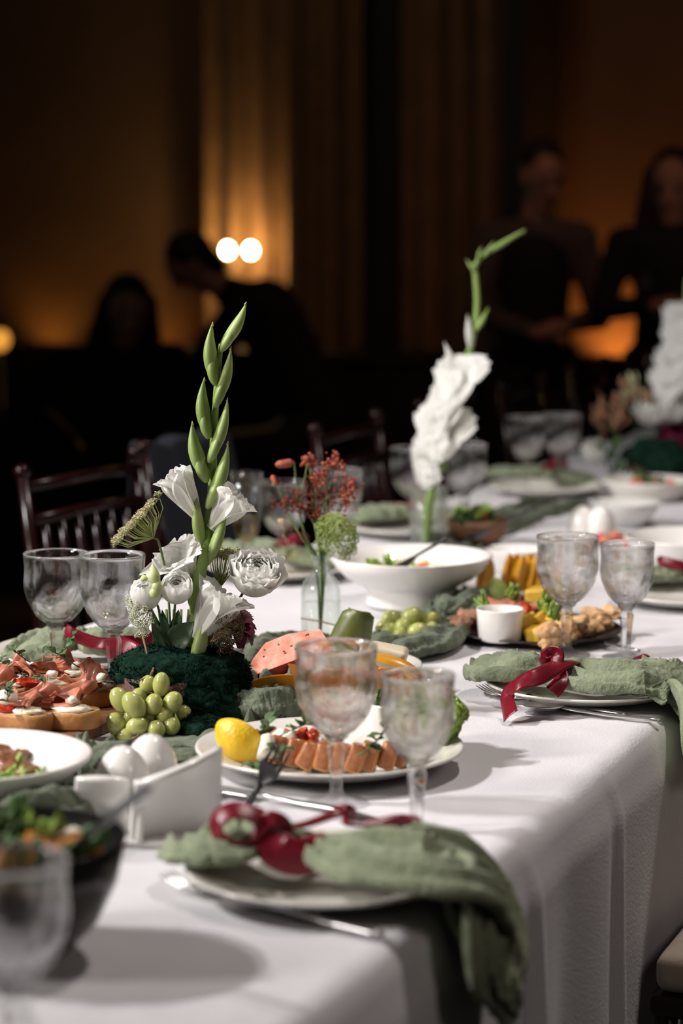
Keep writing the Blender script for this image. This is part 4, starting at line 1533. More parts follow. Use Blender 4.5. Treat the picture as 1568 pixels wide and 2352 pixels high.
def wedge_geo(rx, ry, rz_, a0, a1, n=18, m=16):
    """slice of an ellipsoid between two meridians (long axis = X)"""
    vs, fs = [], []
    for i in range(n):
        th = PI * i / (n - 1)
        for j in range(m):
            a = a0 + (a1 - a0) * j / (m - 1)
            vs.append(V((-rx * math.cos(th) * (1 + .12 * abs(math.cos(th)) ** 6), ry * math.sin(th) * math.cos(a), rz_ * math.sin(th) * math.sin(a))))
    for i in range(n - 1):
        for j in range(m - 1):
            fs.append((i * m + j, i * m + j + 1, (i + 1) * m + j + 1, (i + 1) * m + j))
    k = len(vs)
    ax = []
    for i in range(n):
        th = PI * i / (n - 1)
        ax.append(len(vs))
        vs.append(V((-rx * math.cos(th), 0, 0)))
    pf = []
    for i in range(n - 1):
        pf.append((ax[i], i * m, (i + 1) * m, ax[i + 1]))
        pf.append((ax[i + 1], (i + 1) * m + m - 1, i * m + m - 1, ax[i]))
    return (vs, fs), (vs, pf)


pe, fl = wedge_geo(.032, .026, .028, R(-78), R(78), 20, 22)
_ri = Matrix.Rotation(-R(YAW + 12), 3, 'Z')
_x = (RT * .78 - UP * .55 - FW * .1).normalized()
_yv = (-FW * .75 - RT * .55 - UP * .15)
_yv = (_yv - _x * _yv.dot(_x)).normalized()
_zv = _x.cross(_yv)
mt = Matrix.Translation((0, 0, .022)) @ (_ri @ Matrix(((_x.x, _yv.x, _zv.x), (_x.y, _yv.y, _zv.y), (_x.z, _yv.z, _zv.z)))).to_4x4()
obj('peel', xm(pe, mt), 'lemon', t)
obj('flesh', xm(fl, mt), 'pulp', t, False)

for k in range(9):
    u = k / 8
    px, py = 628 + 285 * u + 4 * math.sin(k * 3), 1752 + 14 * math.sin(PI * u) + 10 * u
    g = join(xf(rbox((.0105, .015, .0165), .55, k, .14, 3), (0, 0, .0165)))
    o = food('meat_slice', g, ['roast', 'roastcut'], at(px, py, PZ), 'slice of glazed roast meat, number %s from the lemon wedge along the platter front' % ('first second third fourth fifth sixth seventh eighth ninth'.split()[k]), 'meat',
             'glazed meat slices on the platter', (R(-8), R(14 + 4 * (k % 3)), R(YAW - 8 + 7 * math.sin(k * 2.1))))
    o['label'] = '%s slice of glazed roast meat counted from the lemon wedge' % ('first second third fourth fifth sixth seventh eighth ninth'.split()[k])
    paint(o, lambda p: 1 if abs(p.normal.y) > .8 and p.normal.z < .4 else 0)
rn = random.Random(5)
for k in range(9):
    px = 612 + (k % 6) * 26 + rn.uniform(-6, 6)
    py = 1722 - (k // 6) * 12 + rn.uniform(-6, 6)
    food('cheese_chunk', rbox((.0115, .009, .0115), .45, k + 3, .3, 2), 'mozz', at(px, py - 2, PZ + .016 + .008 * (k // 6)), 'crumbly white cheese chunk piled behind the meat slices', 'cheese', 'white cheese chunks on the meat platter',
         (rn.uniform(-.6, .6), rn.uniform(-.6, .6), rn.uniform(0, 3)))
for k in range(20):
    px = 590 + (k % 10) * 15 + rn.uniform(-6, 6)
    py = 1700 - (k // 10) * 9 + rn.uniform(-5, 5)
    food('tomato_cube', rbox((.0066, .006, .006), .3, k, .25, 1), 'tomato', at(px, py - 2, PZ + .024 + .005 * (k // 10)), 'small red tomato cube heaped behind the white cheese', 'tomato', 'diced tomato on the meat platter',
         (rn.uniform(-.6, .6), rn.uniform(-.6, .6), rn.uniform(0, 3)))
# bed under the heap
food('salad_bed', blob((.062, .030, .012), 3, .25, 2.0, 4), 'darkgreen', at(660, 1705, PZ + .006), 'bed of dark leaves under the tomato cubes and cheese', 'salad', None, (0, 0, R(YAW)))
for k, (px, py, z, a, lb) in enumerate(((560, 1752, .02, -10, 'pea shoot trailing over the lemon wedge foot'), (660, 1725, .045, -60, 'pea shoot lying over the meat slices'), (585, 1700, .04, 60, 'pea shoot behind the lemon wedge'),
                                       (640, 1690, .045, 10, 'pea shoot on top of the tomato heap'), (820, 1735, .035, 30, 'pea shoot between goblet stems on the meat platter'))):
    loose_sprig(at(px, py, PZ + z - .012), 31 + k, R(a), lb, .055, 8, 1.1)


def frill_leaf(w, l, seed, ruff=.008):
    def fn(u, v):
        a = (v - .5) * 2
        ww = w * math.sin(PI * min(1, .12 + u * .8)) ** .7
        e = abs(a) ** 2 + max(0, u - .6)
        z = ruff * e * 1.5 * math.sin(v * 31 + u * 8 + seed) + .35 * l * (u ** 2) * .6
        return (u * l + .003 * math.sin(v * 40 + seed) * u, a * ww + .25 * ruff * math.sin(u * 37 + seed), z + .010 * a * a)
    return thicken(grid(22, 34, fn), .0005)


for k, (px, py, a, tl, s) in enumerate(((1025, 1712, -10, -55, 1.0), (1040, 1700, 30, -75, .9), (1010, 1690, 60, -60, 1.0))):
    o = food('lettuce_leaf', frill_leaf(.022 * s, .052 * s, k * 2.3), 'lettuce', at(px, py, PZ + .010), ('frilly lettuce leaf in front at the right end of the meat platter', 'frilly lettuce leaf outermost at the right end of the meat platter', 'frilly lettuce leaf against the sauce bowl')[k],
             'lettuce', 'lettuce on the meat platter', (0, R(tl), R(a)))
for k in range(6):
    a = k * 1.05
    food('herb_leaf', frill_leaf(.007, .016, k), 'darkgreen', B_ram.location + V((.02 * math.cos(a), .02 * math.sin(a), .040)), 'dark herb leaf floating on the cream sauce', 'herb', 'herbs on the cream sauce', (0, R(-20), a + 1))

# ---- fruit plate
pf = P_fruit.location
FZ = pf.z + .008


def prism(outline, th, top, side, bevel=.0):
    """closed slab from a 2-D outline: returns geometry, faces of the outline first"""
    n = len(outline)
    vs = [V((x, y, -th / 2)) for x, y in outline] + [V((x, y, th / 2)) for x, y in outline]
    fs = [tuple(range(n - 1, -1, -1)), tuple(range(n, 2 * n))] + [(i, (i + 1) % n, n + (i + 1) % n, n + i) for i in range(n)]
    return vs, fs


# watermelon slice: wedge leaning, broad pale face up
t = thing('watermelon_slice', 'thick red watermelon slice leaning at the left of the fruit plate', 'watermelon', at(655, 1572, FZ), R(YAW + 8))
t.scale = (.86, .86, .86)
out = [(-.062, -.004), (-.050, -.010), (.030, -.004), (.075, .012), (.070, .040), (.02, .050), (-.018, .046), (-.045, .022)]
vv, ff = prism(out, .024, 0, 0)
sub = Euler((R(38), R(-16), 0)).to_matrix().to_4x4()
w = obj('flesh', xf(xm((vv, ff), sub), (.0, .0, .030)), ['melonred', 'melonedge'], t, False)
paint(w, lambda p: 0 if p.index == 1 else 1)
rn = random.Random(2)
for k in range(9):
    x, y = rn.uniform(-.03, .05), rn.uniform(.005, .038)
    obj('seed', xm(xf(ball((.0024, .0015, .0009), 8, 6), (x, y, .012), (0, 0, rn.uniform(0, 3))), Matrix.Translation((0, 0, .030)) @ sub), 'seed', t)

# orange slices fanned in front
for k in range(9):
    u = k / 8
    pe, fl = wedge_geo(.036 - .004 * (k % 2), .020, .020, R(-44), R(44), 14, 10)
    mt = Euler((0, R(-62 + 10 * (k % 3)), 0)).to_matrix().to_4x4() @ Matrix.Rotation(R(100), 4, 'X')
    px, py = 690 + 235 * u, 1586 - 5 * math.sin(PI * u) - 14 * max(0, u - .7)
    p = at(px, py, FZ + .026)
    t = thing('orange_wedge', '%s upright orange melon wedge from the left along the front of the fruit plate' % ('first second third fourth fifth sixth seventh eighth ninth'.split()[k]), 'fruit', p, R(YAW - 150 + 16 * (k % 3)), 'orange wedges on the fruit plate')
    obj('peel', xm(pe, mt), 'amberfruit' if k in (6, 7) else 'orange', t)
    obj('flesh', xm(fl, mt), 'orange', t, False)
# long orange slice under the watermelon
pe, fl = wedge_geo(.055, .022, .022, R(-40), R(40), 16, 10)
mt = Euler((R(60), 0, 0)).to_matrix().to_4x4()
t = thing('orange_wedge', 'long orange melon wedge under the watermelon slice', 'fruit', at(655, 1588, FZ + .020), R(YAW + 5), 'orange wedges on the fruit plate')
obj('peel', xm(pe, mt), 'orange', t)
obj('flesh', xm(fl, mt), 'amberfruit', t, False)
# amber slab and pale melon
t = thing('amber_melon_slice', 'amber yellow melon slice at the right of the fruit plate', 'fruit', at(895, 1540, FZ + .022), R(YAW - 18))
pe, fl = wedge_geo(.045, .020, .020, R(-45), R(45), 16, 10)
obj('peel', xm(pe, Euler((R(100), R(12), 0)).to_matrix().to_4x4()), 'amberfruit', t)
obj('flesh', xm(fl, Euler((R(100), R(12), 0)).to_matrix().to_4x4()), 'palemelon', t, False)
food('pale_melon_chunk', rbox((.027, .016, .018), .55, 4, .22, 3), 'palemelon', at(882, 1512, FZ + .034), 'pale cream melon chunk right of the green peel', 'fruit', None, (R(10), R(14), R(YAW - 10)))
# green curved peel standing up
dpt = depth_of(at(800, 1545))
t = thing('melon_peel', 'dark green melon peel standing upright at the back of the fruit plate', 'fruit', at(800, 1545, FZ))


def peel(u, v):
    a = (v - .5) * 2
    c = atd(786 + 40 * u, 1520 - 118 * u, dpt + .01 - .006 * u)
    w = (.030 - .014 * u) * (1 if u < .93 else .62)
    q = c + RT * (a * w) - UP * (a * w * .18) - FW * (.012 * (1 - a * a))
    return q - t.location


obj('rind', thicken(grid(18, 15, peel), -.007), ['rind'], t)
for k in range(3):
    u = .25 + .25 * k
    obj('cut_line', tube([peel(u + .05 * j / 6, .04 + .92 * j / 6) - FW * .0004 for j in range(7)], .0009, 5), 'seed', t)

# ---- salads: pieces in bowls
def pieces(c, rx, ry, z, n, kinds, seed, prefix, group):
    rn = random.Random(seed)
    for k in range(n):
        a, r = rn.uniform(0, 6.28), math.sqrt(rn.random())
        kd = kinds[k % len(kinds)]
        p = V((c.x + rx * r * math.cos(a), c.y + ry * r * math.sin(a), z + .006 * (1 - r) + rn.uniform(0, .004)))
        if kd[0] == 'leaf':
            g = frill_leaf(kd[2] * rn.uniform(.7, 1.1), kd[2] * 2.2, k + seed, kd[2] * .3)
            rot = (rn.uniform(-.4, .4), rn.uniform(-.35, .15), rn.uniform(0, 6))
        elif kd[0] == 'slab':
            g = rbox((kd[2], kd[2] * .6, kd[2] * .35), .4, k, .25, 2)
            rot = (rn.uniform(-.6, .6), rn.uniform(-.5, .5), rn.uniform(0, 6))
        else:
            g = blob(kd[2], k + seed, .3, 1.8, 2)
            rot = (rn.uniform(0, 3), rn.uniform(0, 3), 0)
        o = obj(kd[3], g, kd[1])
        o.location = p
        o.rotation_euler = rot
        tag(o, kd[4], kd[5], group)


bb = B_big.location
pieces(bb, .085, .085, bb.z + .048, 16, [('blob', 'tomato', .011, 'tomato_piece', 'red tomato piece in the wide white bowl', 'tomato'), ('leaf', 'lettuce', .012, 'salad_leaf', 'green salad leaf in the wide white bowl', 'leaf'),
                                         ('blob', 'pineapple', .011, 'corn_piece', 'yellow piece in the wide white bowl', 'vegetable'), ('blob', 'palemelon', .012, 'pale_piece', 'pale piece in the wide white bowl', 'vegetable')], 11, 'bowl', 'salad in the wide white bowl')
food('salad_fill', xf(lathe([(0, .062), (.06, .060), (.100, .052), (.098, .050), (.07, .041), (.04, .0372), (0, .0365)], 40), (0, 0, 0)), 'palemelon', bb, 'pale mixed salad filling the wide white footed bowl', 'salad')
bs = B_stew.location
for k, (px, py, r) in enumerate(((8, 1742, .019), (40, 1758, .017), (62, 1775, .015), (18, 1768, .016), (-12, 1762, .018), (50, 1738, .012))):
    food('braised_meat', blob((r, r * .8, r * .75), k + 3, .35, 1.7, 3), 'stew', at(px, py, bs.z + .043), ('dark braised meat chunk topmost in the deep plate', 'braised meat chunk at the centre of the deep plate', 'braised meat chunk nearest the bare right rim of the deep plate', 'braised meat chunk touching the pale lettuce',
                                                                                          'braised meat chunk at the picture edge', 'small braised meat chunk behind the others')[k], 'meat', 'braised meat in the deep plate')
for k, (px, py, a) in enumerate(((10, 1805, -20), (45, 1815, 10), (-20, 1800, 40))):
    food('lettuce_leaf', frill_leaf(.022, .044, k + 4.2, .008), 'lettuce', at(px - 30, py, bs.z + .030), ('pale lettuce leaf in the deep plate of braised meat, nearest the front', 'pale lettuce leaf under the meat at the right in the deep plate', 'pale lettuce leaf at the left edge in the deep plate')[k], 'lettuce', 'lettuce in the deep plate', (0, R(4), R(a)))
food('olive_slice', blob((.016, .010, .007), 6, .25, 2, 2), 'darkgreen', at(70, 1800, bs.z + .04), 'dark green vegetable slice beside the braised meat', 'vegetable')
bk = B_dark.location
pieces(bk + V((0, 0, 0)), .075, .075, bk.z + .088, 26, [('leaf', 'darkgreen', .019, 'salad_leaf', 'dark green leaf in the dark metal bowl', 'leaf'), ('leaf', 'lettuce', .013, 'lettuce_leaf', 'bright green leaf in the dark metal bowl', 'leaf'),
                                                         ('blob', 'cream', .014, 'cheese_piece', 'white cheese piece in the dark metal bowl', 'cheese'), ('slab', 'roast', .024, 'toast_strip', 'orange-brown toast strip in the dark metal bowl', 'bread')], 23, 'dark', 'salad in the dark metal bowl')
food('salad_fill', lathe([(0, .088), (.06, .085), (.098, .080), (.094, .066), (.076, .035), (.050, .014), (0, .012)], 40), 'darkgreen', bk, 'dark leafy salad filling the dark metal bowl', 'salad')
bw = B_wood.location
pieces(bw, .042, .042, bw.z + .046, 14, [('leaf', 'lettuce', .016, 'salad_leaf', 'green leaf in the wooden bowl', 'leaf'), ('leaf', 'darkgreen', .015, 'dark_leaf', 'dark leaf in the wooden bowl', 'leaf'), ('blob', 'tomato', .009, 'tomato_piece', 'tomato piece in the wooden bowl', 'tomato')], 41, 'wood', 'salad in the wooden bowl')
food('salad_fill', lathe([(0, .046), (.03, .045), (.055, .040), (.050, .022), (.04, .0165), (0, .0125)], 32), 'darkgreen', bw, 'leafy salad filling the wooden bowl', 'salad')
for b, nm, seed in ((B_f2, 'the large white bowl at the right edge', 51), (B_f3, 'the cream bowl below the distant bouquet', 57)):
    pieces(b.location, .06, .06, b.location.z + .03, 12, [('blob', 'tomato', .012, 'tomato_piece', 'red piece in ' + nm, 'tomato'), ('leaf', 'darkgreen', .014, 'salad_leaf', 'green leaf in ' + nm, 'leaf'), ('blob', 'grillmeat', .014, 'meat_piece', 'brown piece in ' + nm, 'meat')], seed, 'far', 'food in ' + nm)
q = at(1425, 1248, TZ + .015)
for k in range(6):
    a = k * 1.05
    food('tomato_bite', blob((.014, .012, .011), k, .2, 1.6, 2), 'tomato' if k % 2 else 'salmon', q + V((.038 * math.cos(a), .038 * math.sin(a), .008)), 'red tomato bite on the small cream plate far right' if k % 2 else 'pink salmon bite on the small cream plate far right', 'canape', 'bites on the small cream plate')

# ---- black platter
rn = random.Random(8)
z = PB.z + .007
spec = []
for k in range(7):
    spec.append((1050 + k * 13 + rn.uniform(-5, 5), 1428 + rn.uniform(-18, 12), .016, 'grillmeat', 'grilled_meat', 'pinkish grilled meat piece left of the ramekin', 'meat', 'grilled meat on the black platter', .012))
for k in range(6):
    spec.append((1130 + k * 17, 1396 + rn.uniform(-8, 10), .018, 'salmon', 'salmon_piece', 'salmon pink slice behind the ramekin', 'fish', 'salmon slices on the black platter', .024))
for k in range(8):
    spec.append((1215 + (k % 4) * 20 + rn.uniform(-5, 5), 1452 - (k // 4) * 26 + rn.uniform(-6, 6), .0155, 'pineapple', 'pineapple_chunk', 'golden pineapple chunk right of the ramekin', 'pineapple', 'pineapple chunks on the black platter', .013 + .014 * (k // 4)))
for k in range(13):
    u = k / 12
    spec.append((1255 + 150 * u + rn.uniform(-6, 6), 1470 - 45 * u + rn.uniform(-10, 6) - (18 if k % 3 == 0 else 0), .0155, 'nugget', 'chicken_piece', 'crisp breaded chicken piece at the right of the black platter', 'chicken', 'chicken pieces on the black platter', .012 + (.014 if k % 3 == 0 else 0)))
spec.append((1205, 1402, .012, 'tomato', 'tomato_piece', 'red pepper strip behind the ramekin on the black platter', 'vegetable', None, .03))
for k, (px, py, r, m, nm, lb, ct, gr, dz) in enumerate(spec):
    rot = (rn.uniform(-.5, .5), rn.uniform(-.5, .5), rn.uniform(0, 6))
    if m in ('pineapple',):
        g = rbox((r, r * .8, r * .75), .35, k, .25, 2)
    elif m == 'salmon':
        g = blob((r * 1.4, r * .6, r * .55), k, .35, 1.8, 2)
    else:
        g = blob((r * 1.25, r * .85, r * .7), k, .45, 2.0, 3)
    food(nm, g, m, at(px, py, z + dz), lb, ct, gr, rot)
for k in range(5):
    food('herb_leaf', frill_leaf(.008, .018, k), 'lettuce', at((1100, 1245, 1262, 1185, 1280)[k], (1405, 1408, 1412, 1380, 1425)[k], z + .036), 'green herb leaf sprinkled on the black platter', 'herb', 'herbs on the black platter', (0, R(-25), k))

# ---- orange fan-cut garnish
q = at(1165, 1362, TZ + .012)
for k, (px, a) in enumerate(((1095, -30), (1112, -18), (1175, 0), (1190, 8), (1206, 15), (1222, 24), (1160, -8), (1240, 30))):
    p = at(px, 1352 + (k % 2) * 5, TZ + .012)
    pe, fl = wedge_geo(.033, .016, .018, R(-42), R(42), 14, 9)
    mt = Matrix.Translation((0, 0, .024)) @ Euler((0, R(-78), 0)).to_matrix().to_4x4()
    t = thing('orange_slice', '%s slice from the left in the upright orange fan' % ('first second fourth fifth sixth seventh third eighth'.split()[k]), 'fruit', p, R(a), 'upright orange slices on the garnish plate')
    obj('peel', xm(pe, mt), 'orange', t)
    obj('flesh', xm(fl, mt), 'amberfruit', t, False)
food('lime_piece', blob((.016, .016, .022), 3, .12, 1.5, 3), 'lace_lime', at(1140, 1358, TZ + .034), 'pale green fruit piece between the orange slices', 'fruit')
food('pineapple_piece', rbox((.022, .02, .016), .4, 3, .2, 2), 'pineapple', at(1240, 1372, TZ + .03), 'golden fruit piece at the right end of the orange fan', 'fruit')

# ================================================================== flowers
D0 = depth_of(at(412, 1645))
F = lambda px, py, dd=0.: atd(px, py, D0 + dd)


def basis(zdir, xhint):
    z = V(zdir).normalized()
    x = V(xhint) - z * V(xhint).dot(z)
    if x.length < 1e-5:
        x = z.orthogonal()
    x.normalize()
    y = z.cross(x)
    return Matrix(((x.x, y.x, z.x), (x.y, y.y, z.y), (x.z, y.z, z.z))).to_4x4()


def petal_geo(L, W, flare=.5, cup=.35, ruff=.06, seed=0., n=14, m=21, neck=.25, back=.0):
    """petal rising along +Z, its inside facing -X; flares outward along +X near the tip"""
    def fn(u, v):
        a = (v - .5) * 2
        w = W * (neck + (1 - neck) * math.sin(min(1.0, u * 1.18) * PI / 2) ** 1.3) * (1 - max(0, u - .72) ** 2 * 5.5)
        tip = max(0, u - .45) / .55
        r = ruff * L * tip * (math.sin(v * 14 + seed) + .7 * math.sin(v * 27 + seed * 2.1))
        x = flare * L * u ** 2.2 + r - cup * W * (1 - a * a) * .0 - cup * w * a * a * .9
        z = L * u - back * L * tip ** 2 - .35 * flare * L * tip ** 2 + .4 * ruff * L * tip * math.sin(v * 19 + seed * 3)
        return (x, a * w, z)
    return grid(n, m, fn)


def trumpet(parent, base, mouth, face_hint, L, W, seed, n=6, flare=.45, calyx=True, name='flower', ruff=.06, spread=.004):
    """gladiolus floret: six petals joined in a funnel, from base towards mouth (thing-local points)"""
    ax = V(mouth) - V(base)
    rn = random.Random(seed)
    mt = Matrix.Translation(V(base)) @ basis(ax, face_hint)
    f = None
    for k in range(n):
        a = 2 * PI * k / n + .3
        inner = k % 2
        g = petal_geo(L * (1.0 - .06 * inner) * rn.uniform(.94, 1.05), W * rn.uniform(.9, 1.1), flare * (.8 + .4 * (1 - inner)), .35, ruff, rn.uniform(0, 6))
        g = xm(g, mt @ Matrix.Rotation(a, 4, 'Z') @ Matrix.Translation((spread, 0, 0)))
        if f is None:
            f = obj(name, lathe_at(base, ax, L), 'petalbase', parent)
        obj('petal', g, 'petal', f)
    return f


def lathe_at(base, ax, L):
    return xm(lathe([(0, 0), (.0045, .002), (.006, L * .18), (.0075, L * .34), (0, L * .36)], 14), Matrix.Translation(V(base)) @ basis(ax, (0, 0, 1)))


def bud_geo(base, tip, w, bulge_dir, n=22, m=14, fl=.7):
    """pointed sheath: widest at a third, sharp tip"""
    base, tip = V(base), V(tip)
    L = (tip - base).length
    pts, rad = [], []
    for k in range(n):
        u = k / (n - 1)
        pts.append(base + (tip - base) * u + V(bulge_dir) * (w * .55 * math.sin(PI * u)))
        rad.append(max(.0004, w * .60 * math.sin(PI * u ** .80) ** (1.0 if u < .42 else 1.0) * (1 - .25 * max(0, u - .5)) + .0030 * (1 - u) ** 1.5))
    return tube(pts, rad, m, fl)


# ---------------------------------------------------------------- upright gladiolus of the near bouquet
base = F(425, 1560)
t = thing('gladiolus', 'tall upright gladiolus with green buds and half-open white florets, in sharp focus', 'gladiolus', base)
Lc = lambda px, py, dd=0.: F(px, py, dd) - base
stem_px = [(428, 1560, -.010), (438, 1480, -.030), (449, 1400, -.034), (460, 1320, -.026), (472, 1260, -.012), (481, 1190, .004), (487, 1110, .008), (490, 1020, .004), (495, 930, .008), (501, 850, .005), (508, 790, .005)]
pts = [V(q) for q in spline([tuple(Lc(*s)) for s in stem_px], 60)]
obj('stem', tube(pts, [.0098 - .0066 * (k / 59) ** .85 for k in range(60)], 14), 'gstem', t)
PXM = 1 / 1779.
for k, (bx, by, tx, ty, w, s, dd) in enumerate(((506, 800, 566, 693, 17, 1, 0), (494, 878, 488, 739, 18, -1, -.004), (494, 928, 531, 795, 15, 1, -.003), (478, 1000, 469, 866, 18, -1, -.004),
                                              (480, 1055, 523, 913, 17, 1, -.004), (474, 1100, 441, 967, 19, -1, -.005), (476, 1160, 524, 1013, 19, 1, -.005))):
    b = obj('bud', bud_geo(Lc(bx, by, dd), Lc(tx, ty, dd - .004), w * PXM * 1.75, RT * (s * .50)), 'gbud', t)
    # inner bract clasping the bud
    mx, my = bx + (tx - bx) * .52, by + (ty - by) * .52
    obj('bract', bud_geo(Lc(bx - s * 2, by + 8, dd - .003), Lc(mx + s * 5, my, dd - .007), w * PXM * 1.40, RT * (s * .25)), 'gbud', b)
    obj('tip', tube([Lc(tx - (tx - bx) * .07, ty - (ty - by) * .07, dd - .004), Lc(tx, ty, dd - .004)], [.0016, .0004], 6), 'gtip', b)

# florets: base, mouth
for k, (bx, by, mx, my, L, W, fh, fl, sd, dd, sp_) in enumerate(((458, 1195, 402, 1098, .078, .0215, (-1, 0, 0), .22, 3, -.006, .003), (484, 1215, 548, 1135, .066, .024, (1, 0, 0), .34, 8, -.008, .003),
                                                       (440, 1335, 395, 1268, .060, .030, (-1, 0, 0), .62, 12, -.004, .004), (450, 1468, 512, 1366, .084, .029, (1, 0, 0), .34, 17, -.046, .004))):
    trumpet(t, Lc(bx, by, dd), Lc(mx, my, dd - (.02 if k == 2 else .004)), RT * fh[0], L, W, sd, 6, fl, spread=sp_)
for (bx, by, tx, ty, w, s, dd) in ((466, 1262, 452, 1130, 20, -1, -.010), (472, 1300, 520, 1162, 21, 1, -.014), (456, 1420, 436, 1296, 20, -1, -.012), (440, 1540, 470, 1400, 24, 1, -.048)):
    obj('calyx', bud_geo(Lc(bx, by, dd), Lc(tx, ty, dd), w * PXM * 1.35, RT * (s * .35)), 'gbud', t)

# ---------------------------------------------------------------- lisianthus
def rose(parent, c, up, r, seed, n=17, openness=.5, fringe=.03, name='bloom'):
    """layered bloom around c, opening along up: petals are curved patches wrapped round the heart"""
    rn = random.Random(seed)
    mt = Matrix.Translation(V(c)) @ basis(up, RT)
    f = obj(name, xm(ball((r * .30, r * .30, r * .45), 12, 8), mt @ Matrix.Translation((0, 0, -r * .45))), 'petalbase', parent)
    for k in range(n):
        u = k / (n - 1)
        a0 = k * 2.4 + rn.uniform(-.2, .2)
        Rk = r * (.26 + .74 * u ** .85)
        top = R(8 + 30 * u ** .8 + openness * 58 * u ** 1.4 + rn.uniform(-5, 5))
        hw = R(105 - 28 * u)
        sd = rn.uniform(0, 6)
        z0 = -r * .10 * (1 - u) - r * .25 * openness * u

        def fn(p, q):
            th = R(172) + (top - R(172)) * p
            edge = max(0, p - .6) / .4
            az = a0 + (q - .5) * 2 * hw * (.35 + .65 * math.sin(min(1, p * 1.25) * PI / 2)) * (1 - .35 * edge ** 3)
            rad = Rk * (1 + (.05 + .34 * openness * u) * edge ** 2 + .05 * math.cos((q - .5) * PI * 2) * (1 - u))
            rad *= 1 + fringe * 1.6 * edge * (math.sin(q * 17 + sd) + .6 * math.sin(q * 31 + sd * 2))
            th2 = th + fringe * 1.4 * edge * math.sin(q * 23 + sd * 3) + .16 * edge * ((q - .5) * 2) ** 2
            return (rad * math.sin(th2) * math.cos(az), rad * math.sin(th2) * math.sin(az), rad * 1.02 * math.cos(th2) + z0)
        obj('petal', xm(grid(13, 27, fn), mt), 'petal', f)
    return f


def blossom_thing(name, label, cat, foot, group=None):
    return thing(name, label, cat, foot, group=group)


def stem_to(parent, base, pts, r, m='stem'):
    P = [V(q) for q in spline([tuple(V(p) - base) for p in pts], 16)]
    return obj('stem', tube(P, [r * (1 - .25 * k / 15) for k in range(16)], 8), m, parent)


def leaf_geo(a, b, w, up, bend=.2, seed=0):
    a, b, up = V(a), V(b), V(up).normalized()
    d = b - a
    sd = d.cross(up).normalized()
    nn = sd.cross(d).normalized()

    def fn(u, v):
        q = (v - .5) * 2
        ww = w * math.sin(PI * u ** .8) ** .9
        return a + d * u + sd * (q * ww) + nn * (bend * d.length * math.sin(PI * u) * .4 + .25 * ww * q * q + .03 * w * math.sin(u * 20 + seed))
    return thicken(grid(16, 9, fn), .0005)


b0 = F(385, 1535)
t = thing('lisianthus', 'cream white lisianthus, half-open bloom at the left with buds above it', 'flower', b0, group='lisianthus blooms of the near bouquet')
rose(t, F(336, 1362, -.055) - b0, V((-.25, 0, 1)) - FW * .45, .0205, 3, 16, .16, .02)
stem_to(t, b0, [b0, F(375, 1460, -.012), F(345, 1395, -.052)], .0022)
for (bx, by, tx, ty, w) in ((357, 1342, 350, 1292, 12), (358, 1362, 363, 1322, 11), (332, 1335, 328, 1318, 7), (352, 1372, 362, 1338, 10)):
    obj('bud', bud_geo(F(bx, by, -.075) - b0, F(tx, ty, -.075) - b0, w * PXM * 1.5, (0, 0, 0), fl=1.0), 'palebud', t)
obj('leaf', leaf_geo(F(388, 1520, -.02) - b0, F(348, 1405, -.02) - b0, .009, -FW, .2), 'leaf', t)
obj('leaf', leaf_geo(F(385, 1480, -.03) - b0, F(372, 1400, -.03) - b0, .006, -FW, .1), 'leaf', t)

b0 = F(400, 1535)
t = thing('lisianthus', 'round cream lisianthus like a small rose, in front of the gladiolus stem', 'flower', b0, group='lisianthus blooms of the near bouquet')
rose(t, F(405, 1350, -.060) - b0, V((.08, 0, 1)) - FW * .75, .0210, 7, 17, .16, .02)
stem_to(t, b0, [b0, F(398, 1460, -.02), F(402, 1385, -.058)], .0022)
obj('leaf', leaf_geo(F(390, 1490, -.03) - b0, F(446, 1428, -.045) - b0, .016, V((0, 0, .3)) - FW, .12), 'leaf', t)
obj('leaf', leaf_geo(F(395, 1500, -.02) - b0, F(410, 1400, -.02) - b0, .010, -FW, .1), 'leaf', t)

b0 = F(470, 1545)
t = thing('lisianthus', 'wide open frilled white bloom at the right of the near bouquet', 'flower', b0, group='lisianthus blooms of the near bouquet')
rose(t, F(588, 1310, -.02) - b0, V((.22, 0, .95)) - FW * .62, .0315, 11, 30, .62, .036)
stem_to(t, b0, [b0, F(525, 1420, 0), F(568, 1345, -.006)], .0024)
obj('bud', bud_geo(F(520, 1475, 0.) - b0, F(498, 1425, 0.) - b0, .011, (0, 0, 0), fl=1.), 'petalbase', t)

b0 = F(400, 1540)
t = thing('eustoma_foliage', 'dark grey-green leaves among the stems of the near bouquet', 'foliage', b0)
for k, (ax, ay, bx, by, w, dd) in enumerate(((385, 1530, 352, 1430, 7, -.03), (390, 1520, 372, 1410, 6, -.02), (470, 1530, 515, 1440, 7, .01), (470, 1530, 490, 1400, 6, .03),
                                             (405, 1520, 398, 1410, 7, 0.0))):
    obj('leaf', leaf_geo(F(ax, ay, dd) - b0, F(bx, by, dd - .01) - b0, w * PXM * 1.4, -FW + RT * .2, .15, k), 'leaf', t)
for k in range(5):
    obj('stem', tube([F(380 + 12 * k, 1545, 0) - b0, F(372 + 14 * k, 1470, -.01) - b0, F(365 + 17 * k, 1400, .0) - b0], .0018, 6), 'stem', t)


